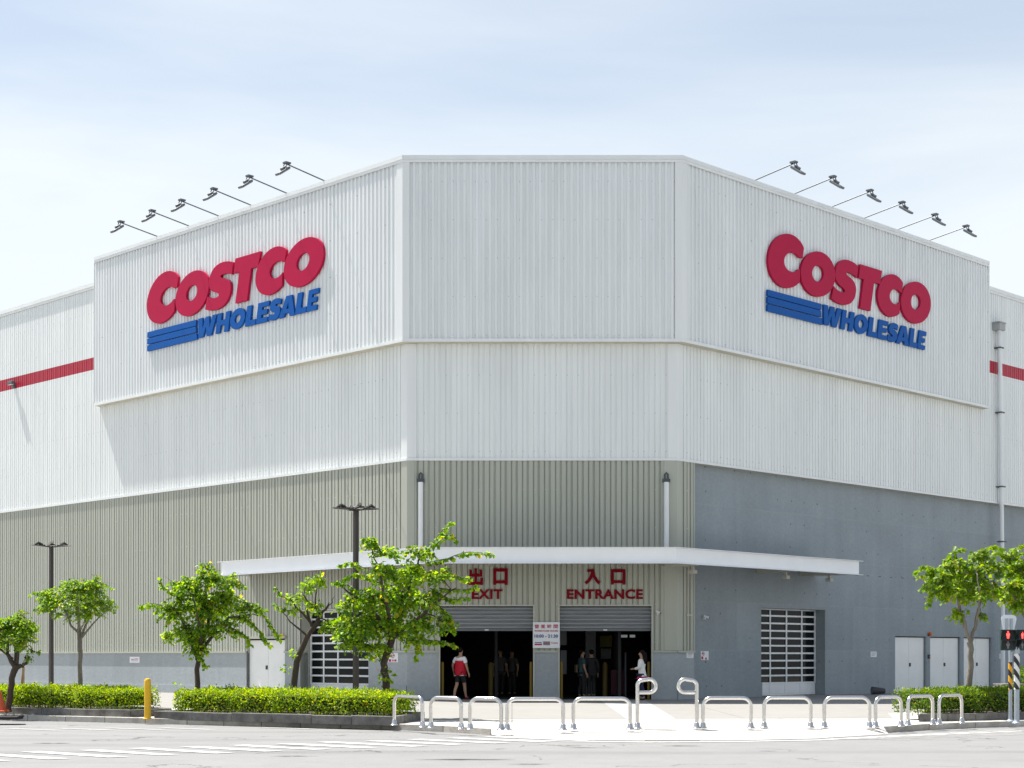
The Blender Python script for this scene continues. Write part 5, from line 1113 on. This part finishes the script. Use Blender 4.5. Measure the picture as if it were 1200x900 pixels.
# ------------------------------------------------------------------ people
def skin_mesh(nodes, edges, root=0, sub=2):
    """nodes: name -> (xyz, (rx, ry)); grows one continuous surface"""
    names = list(nodes); idx = {n: i for i, n in enumerate(names)}
    me = bpy.data.meshes.new('sk'); me.from_pydata([nodes[n][0] for n in names], [(idx[a], idx[b_]) for a, b_ in edges], [])
    ob = bpy.data.objects.new('sk', me); COL.objects.link(ob); sk = ob.modifiers.new('s', 'SKIN'); sk.use_smooth_shade = True; sk.branch_smoothing = .6
    lay = me.skin_vertices[0] if len(me.skin_vertices) else None
    for n in names:
        d = lay.data[idx[n]]; rr = nodes[n][1]; d.radius = rr if hasattr(rr, '__len__') else (rr, rr); d.use_root = idx[n] == root
    ss = ob.modifiers.new('u', 'SUBSURF'); ss.levels = sub; ss.render_levels = sub
    out = evalmesh(ob); V = [v.co[:] for v in out.vertices]; Fc = [tuple(p.vertices) for p in out.polygons]
    bpy.data.objects.remove(ob); bpy.data.meshes.remove(me); bpy.data.meshes.remove(out); return V, Fc
def person(label, loc, yaw, h=1.72, kind='man', stride=.0, arms=None, top=None, bottom=None, shoe='handle', long=False, legskin=True, group=None, hair_long=False, extra=None):
    t = thing('person', label, 'person', loc, group); t.rotation_euler = (0, 0, yaw)
    k = h/1.72; f = 1.0 if kind == 'man' else .88
    arms = arms or {1: ((.25, -.02, 1.12), (.27, .06, .87)), -1: ((-.25, -.02, 1.12), (-.27, .06, .87))}
    N_, E_ = {}, []
    def nd(n, p, r_, par=None):
        N_[n] = (tuple(c*k for c in p), r_ if hasattr(r_, '__len__') else (r_, r_)); 
        if par: E_.append((par, n))
    nd('pelvis', (0, 0, .93), (.145*f, .10)); nd('waist', (0, .0, 1.08), (.128*f, .09), 'pelvis'); nd('chest', (0, 0, 1.27), (.155*f, .105), 'waist'); nd('upper', (0, -.01, 1.39), (.115*f, .08), 'chest')
    nd('neck', (0, 0, 1.475), (.052, .055), 'upper'); nd('jaw', (0, .02, 1.54), (.062, .07), 'neck'); nd('head', (0, .012, 1.62), (.076, .094), 'jaw'); nd('crown', (0, .0, 1.685), (.058, .07), 'head')
    nd('nose', (0, .125, 1.585), (.012, .014), 'head'); nd('ear', (.085, .0, 1.60), (.012, .02), 'head'); nd('ear2', (-.085, .0, 1.60), (.012, .02), 'head')
    for s in (1, -1):
        S_ = 'R' if s > 0 else 'L'; el, wr = arms[s]
        nd('sho'+S_, (s*.165*f, -.01, 1.385), (.062, .06), 'upper'); nd('el'+S_, el, (.043, .043), 'sho'+S_); nd('wr'+S_, wr, (.028, .026), 'el'+S_)
        d = np.array(wr)-np.array(el); d = d/np.linalg.norm(d); q = np.array(wr)+d*.085; nd('palm'+S_, tuple(q), (.022, .036), 'wr'+S_)
        sd = np.array([0, 1.0, 0]); sd = sd-d*np.dot(sd, d); sd /= np.linalg.norm(sd)
        for i, (o, l) in enumerate(((-.024, .062), (-.008, .075), (.009, .082), (.025, .074))):
            m1 = q+d*l*.55+sd*o*1.1; m2 = q+d*l+sd*o*1.15+np.array([-s*.018, 0, 0])
            nd(f'f{S_}{i}', tuple(m1), (.0085, .0085), 'palm'+S_); nd(f'g{S_}{i}', tuple(m2), (.007, .007), f'f{S_}{i}')
        th1 = np.array(wr)+d*.04+sd*.045; nd('th'+S_, tuple(th1), (.01, .01), 'wr'+S_); nd('tt'+S_, tuple(th1+d*.04+sd*.012), (.0085, .0085), 'th'+S_)
        st = stride*s
        nd('hip'+S_, (s*.088*f, 0, .86), (.088*f, .09), 'pelvis'); nd('knee'+S_, (s*.095*f, st*.45+.02, .48), (.058, .06), 'hip'+S_); nd('calf'+S_, (s*.097*f, st*.75-.02, .32), (.052, .055), 'knee'+S_); nd('ank'+S_, (s*.10*f, st-.02, .09), (.036, .04), 'calf'+S_); nd('toe'+S_, (s*.11*f, st+.13, .035), (.036, .026), 'ank'+S_)
    V, Fc = skin_mesh(N_, E_)
    b = MB(); b.add(V, Fc); b.sm = True; o = MB.build(b, 'body', M['skin'], None); o.parent = t
    for p in o.data.polygons: p.use_smooth = True
    def cloth(name, keys, edges, m, grow, sub=2, extra_nodes=None, root=None):
        nn = {q: (N_[q][0], tuple(x+grow for x in N_[q][1])) for q in keys}
        if extra_nodes: nn.update(extra_nodes)
        V, Fc = skin_mesh(nn, edges, 0, sub); bb = MB(); bb.add(V, Fc); bb.sm = True; oo = bb.build(name, m, None); oo.parent = t
        for p in oo.data.polygons: p.use_smooth = True
        return oo
    def lerp(a, c, q): return tuple(N_[a][0][i]+(N_[c][0][i]-N_[a][0][i])*q for i in range(3))
    # torso garment with sleeves
    m_top, sleeve = top; ex = {}; keys = ['pelvis', 'waist', 'chest', 'upper']; ed = [('pelvis', 'waist'), ('waist', 'chest'), ('chest', 'upper')]
    ex['hem'] = ((0, -.03 if long else 0, (.80 if long else .86)*k), (.21*f, .19) if long else (.165*f, .125)); ed = [('pelvis', 'hem')]+ed
    ex['collar'] = (lerp('upper', 'neck', .6), (.065, .065)); ed.append(('upper', 'collar'))
    for s in 'RL':
        keys.append('sho'+s); ed.append(('upper', 'sho'+s))
        if sleeve == 'short': ex['slv'+s] = (lerp('sho'+s, 'el'+s, .78), (.062, .064)); ed.append(('sho'+s, 'slv'+s))
        else: keys.append('el'+s); ed.append(('sho'+s, 'el'+s)); ex['cuf'+s] = (lerp('el'+s, 'wr'+s, .93), (.042, .042)); ed.append(('el'+s, 'cuf'+s))
    shirt = cloth('shirt' if sleeve == 'short' else 'jacket', keys, ed, M[m_top], .022, 2, ex)
    # trousers or shorts
    m_bot, blen = bottom; keys = ['pelvis']; ed = []; ex = {}
    for s in 'RL':
        keys.append('hip'+s); ed.append(('pelvis', 'hip'+s))
        if blen == 'short': ex['kn'+s] = (lerp('hip'+s, 'knee'+s, .88), (.085, .088)); ed.append(('hip'+s, 'kn'+s))
        else: keys += ['knee'+s, 'calf'+s]; ed += [('hip'+s, 'knee'+s), ('knee'+s, 'calf'+s)]; ex['an'+s] = (lerp('calf'+s, 'ank'+s, .9), (.055, .06)); ed.append(('calf'+s, 'an'+s))
    cloth('shorts' if blen == 'short' else 'trousers', keys, ed, M[m_bot], .012, 2, ex)
    for s in 'RL':
        ex = {'heel': ((N_['ank'+s][0][0], N_['ank'+s][0][1]-.03, .045), (.04, .042)), 'mid': ((N_['ank'+s][0][0], N_['ank'+s][0][1]+.06, .05), (.046, .045)), 'tip': (tuple(np.array(N_['toe'+s][0])+np.array([0, .02, 0])), (.044, .034))}
        cloth('shoe', [], [('heel', 'mid'), ('mid', 'tip')], M[shoe], 0, 1, ex)
    b = MB(); b.ball((0, -.018*k, 1.65*k), (.092*k, .108*k, .098*k), 14, 9)
    keep = [v for v in b.v]
    b.v = [(x, y, z if (y < .02 or z > 1.655*k) else max(z, 1.66*k)) for x, y, z in b.v]
    if hair_long:
        b.tube([(0, -.09*k, 1.64*k), (0, -.125*k, 1.5*k), (0, -.14*k, 1.36*k), (0, -.13*k, 1.26*k)], [.075, .07, .055, .015], 10)
    o = b.build('hair', M['hair'], None); o.parent = t
    for s in (1, -1):
        b = MB(); b.ball((s*.032*k, .098*k, 1.625*k), .011, 8, 5); o = b.build('eye', M['handle'], None); o.parent = t
    b = MB(); b.ball((0, .094*k, 1.545*k), (.026, .008, .006), 8, 5); o = b.build('mouth', M['letter_red'], None); o.parent = t
    return t, N_
# man in red and white walking into the exit
Yp = CH*F/(819.6-HOR); Xp_ = xp(539.5, Yp)
t, N_ = person('man in red and white shirt and black shorts walking into the exit', (Xp_, Yp, .0), R(-32), 1.70, 'man', .20, {1: ((.26, -.03, 1.13), (.30, .03, .89)), -1: ((-.27, -.06, 1.14), (-.28, .02, .90))}, ('shirt_white', 'short'), ('short_black', 'short'), 'shoe_red')
def tor_band(name, m, z0, z1, rx, ry, rx2, ry2, y=-.0, n=28, arc=(0, 360)):
    b = MB(); kk = 10
    a0, a1 = arc
    for i in range(n):
        for j in range(kk):
            q = []
            for (ii, jj) in ((i, j), (i+1, j), (i+1, j+1), (i, j+1)):
                th_ = R(a0+(a1-a0)*ii/n); f_ = jj/kk; X_ = rx+(rx2-rx)*f_; Y__ = ry+(ry2-ry)*f_
                q.append((X_*math.copysign(abs(math.cos(th_))**.8, math.cos(th_)), y+Y__*math.copysign(abs(math.sin(th_))**.8, math.sin(th_)), z0+(z1-z0)*f_))
            b.quad(*q)
    b.sm = True; o = b.build(name, m, None); o.parent = t; return o
tor_band('red_panel', M['shirt_red'], .80, 1.27, .198, .168, .182, .140)
# woman in a white jacket at the entrance
Yw = CH*F/(820.8-HOR); Xw = xp(752, Yw)
t, N_ = person('woman in white jacket and magenta hem at the right side of the entrance', (Xw, Yw, 0), R(62), 1.60, 'woman', .1, {1: ((.21, .02, 1.12), (.17, .22, 1.10)), -1: ((-.21, .0, 1.12), (-.17, .21, 1.09))}, ('jacket', 'long'), ('navy', 'long'), 'handle', hair_long=True, long=True)
tor_band('magenta_hem', M['magenta'], .62, .76, .165, .15, .17, .155, -.02)
GI = 'dim shoppers inside the lobby'
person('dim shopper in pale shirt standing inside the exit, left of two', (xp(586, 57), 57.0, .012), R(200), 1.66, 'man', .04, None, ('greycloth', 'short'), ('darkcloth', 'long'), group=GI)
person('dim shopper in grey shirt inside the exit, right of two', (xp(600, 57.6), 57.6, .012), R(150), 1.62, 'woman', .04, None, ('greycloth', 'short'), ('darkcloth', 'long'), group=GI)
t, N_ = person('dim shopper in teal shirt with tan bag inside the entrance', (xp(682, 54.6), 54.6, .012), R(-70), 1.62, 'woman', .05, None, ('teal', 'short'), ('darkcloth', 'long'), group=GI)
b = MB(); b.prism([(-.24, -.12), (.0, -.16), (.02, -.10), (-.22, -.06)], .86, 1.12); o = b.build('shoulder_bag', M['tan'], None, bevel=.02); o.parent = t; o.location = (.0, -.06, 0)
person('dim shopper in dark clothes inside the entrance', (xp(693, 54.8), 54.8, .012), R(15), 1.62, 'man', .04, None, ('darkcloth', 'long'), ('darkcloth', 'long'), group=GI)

# ------------------------------------------------------------------ sky, sun, camera
SUN = Vector((-.41, .265, 1.0)).normalized()
el = math.asin(SUN.z); az = math.atan2(SUN.x, SUN.y)
wd = bpy.data.worlds.new('World'); S.world = wd; wd.use_nodes = True; nt = wd.node_tree; bg = nt.nodes['Background']
sky = nt.nodes.new('ShaderNodeTexSky'); sky.sky_type = 'NISHITA'; sky.sun_disc = False; sky.sun_elevation = el; sky.sun_rotation = az
sky.air_density = 1.0; sky.dust_density = .8; sky.ozone_density = .35; sky.altitude = 0
tc = nt.nodes.new('ShaderNodeTexCoord'); sx = nt.nodes.new('ShaderNodeSeparateXYZ'); nt.links.new(tc.outputs['Generated'], sx.inputs[0])
zz = math_node(nt, 'ADD', math_node(nt, 'MAXIMUM', sx.outputs[2], 0.0), .16)
cx = math_node(nt, 'DIVIDE', sx.outputs[0], zz); cy = math_node(nt, 'DIVIDE', sx.outputs[1], zz)
cb = nt.nodes.new('ShaderNodeCombineXYZ'); nt.links.new(cx, cb.inputs[0]); nt.links.new(cy, cb.inputs[1])
mp = nt.nodes.new('ShaderNodeMapping'); mp.inputs['Scale'].default_value = (.55, 1.1, 1); mp.inputs['Location'].default_value = (.35, .2, 0); mp.inputs['Rotation'].default_value = (0, 0, .35); nt.links.new(cb.outputs[0], mp.inputs['Vector'])
nz = nt.nodes.new('ShaderNodeTexNoise'); nz.inputs['Scale'].default_value = 1.1; nz.inputs['Detail'].default_value = 8; nz.inputs['Roughness'].default_value = .52; nz.inputs['Distortion'].default_value = .5; nt.links.new(mp.outputs[0], nz.inputs['Vector'])
cl = nt.nodes.new('ShaderNodeMapRange'); cl.interpolation_type = 'SMOOTHSTEP'; cl.inputs['From Min'].default_value = .34; cl.inputs['From Max'].default_value = .70; cl.inputs['To Max'].default_value = .40; nt.links.new(nz.outputs['Fac'], cl.inputs['Value'])
lowm = nt.nodes.new('ShaderNodeMapRange'); lowm.interpolation_type = 'SMOOTHSTEP'; lowm.inputs['From Min'].default_value = .12; lowm.inputs['From Max'].default_value = .50; lowm.inputs['To Min'].default_value = .88; lowm.inputs['To Max'].default_value = .16; nt.links.new(sx.outputs[2], lowm.inputs['Value'])
cov = math_node(nt, 'MINIMUM', math_node(nt, 'ADD', cl.outputs[0], lowm.outputs[0]), .92)
CLOUD = (6.25, 6.65, 6.85)
nt.links.new(mixcol(nt, cov, sky.outputs[0], CLOUD), bg.inputs['Color']); bg.inputs['Strength'].default_value = .074
ld = bpy.data.lights.new('sun', 'SUN'); ld.energy = 5.0; ld.angle = R(.55); ld.color = (1.0, .955, .89)
lo = bpy.data.objects.new('sun', ld); COL.objects.link(lo); lo.rotation_euler = (-SUN).to_track_quat('-Z', 'Y').to_euler(); lo.location = (-20, 40, 60)
cd = bpy.data.cameras.new('camera'); co = bpy.data.objects.new('camera', cd); COL.objects.link(co); S.camera = co
co.location = (0, 0, CH); co.rotation_euler = (R(90), 0, 0); cd.sensor_width = 36; cd.lens = F/1200*36; cd.shift_y = (HOR-450)/1200; cd.clip_end = 2000; cd.clip_start = .1
S.view_settings.view_transform = 'Standard'; S.view_settings.look = 'None'; S.view_settings.exposure = 1.05; S.view_settings.gamma = 1
S.render.engine = 'CYCLES'; S.cycles.max_bounces = 8; S.cycles.use_denoising = True
print('LEAVES', NL)
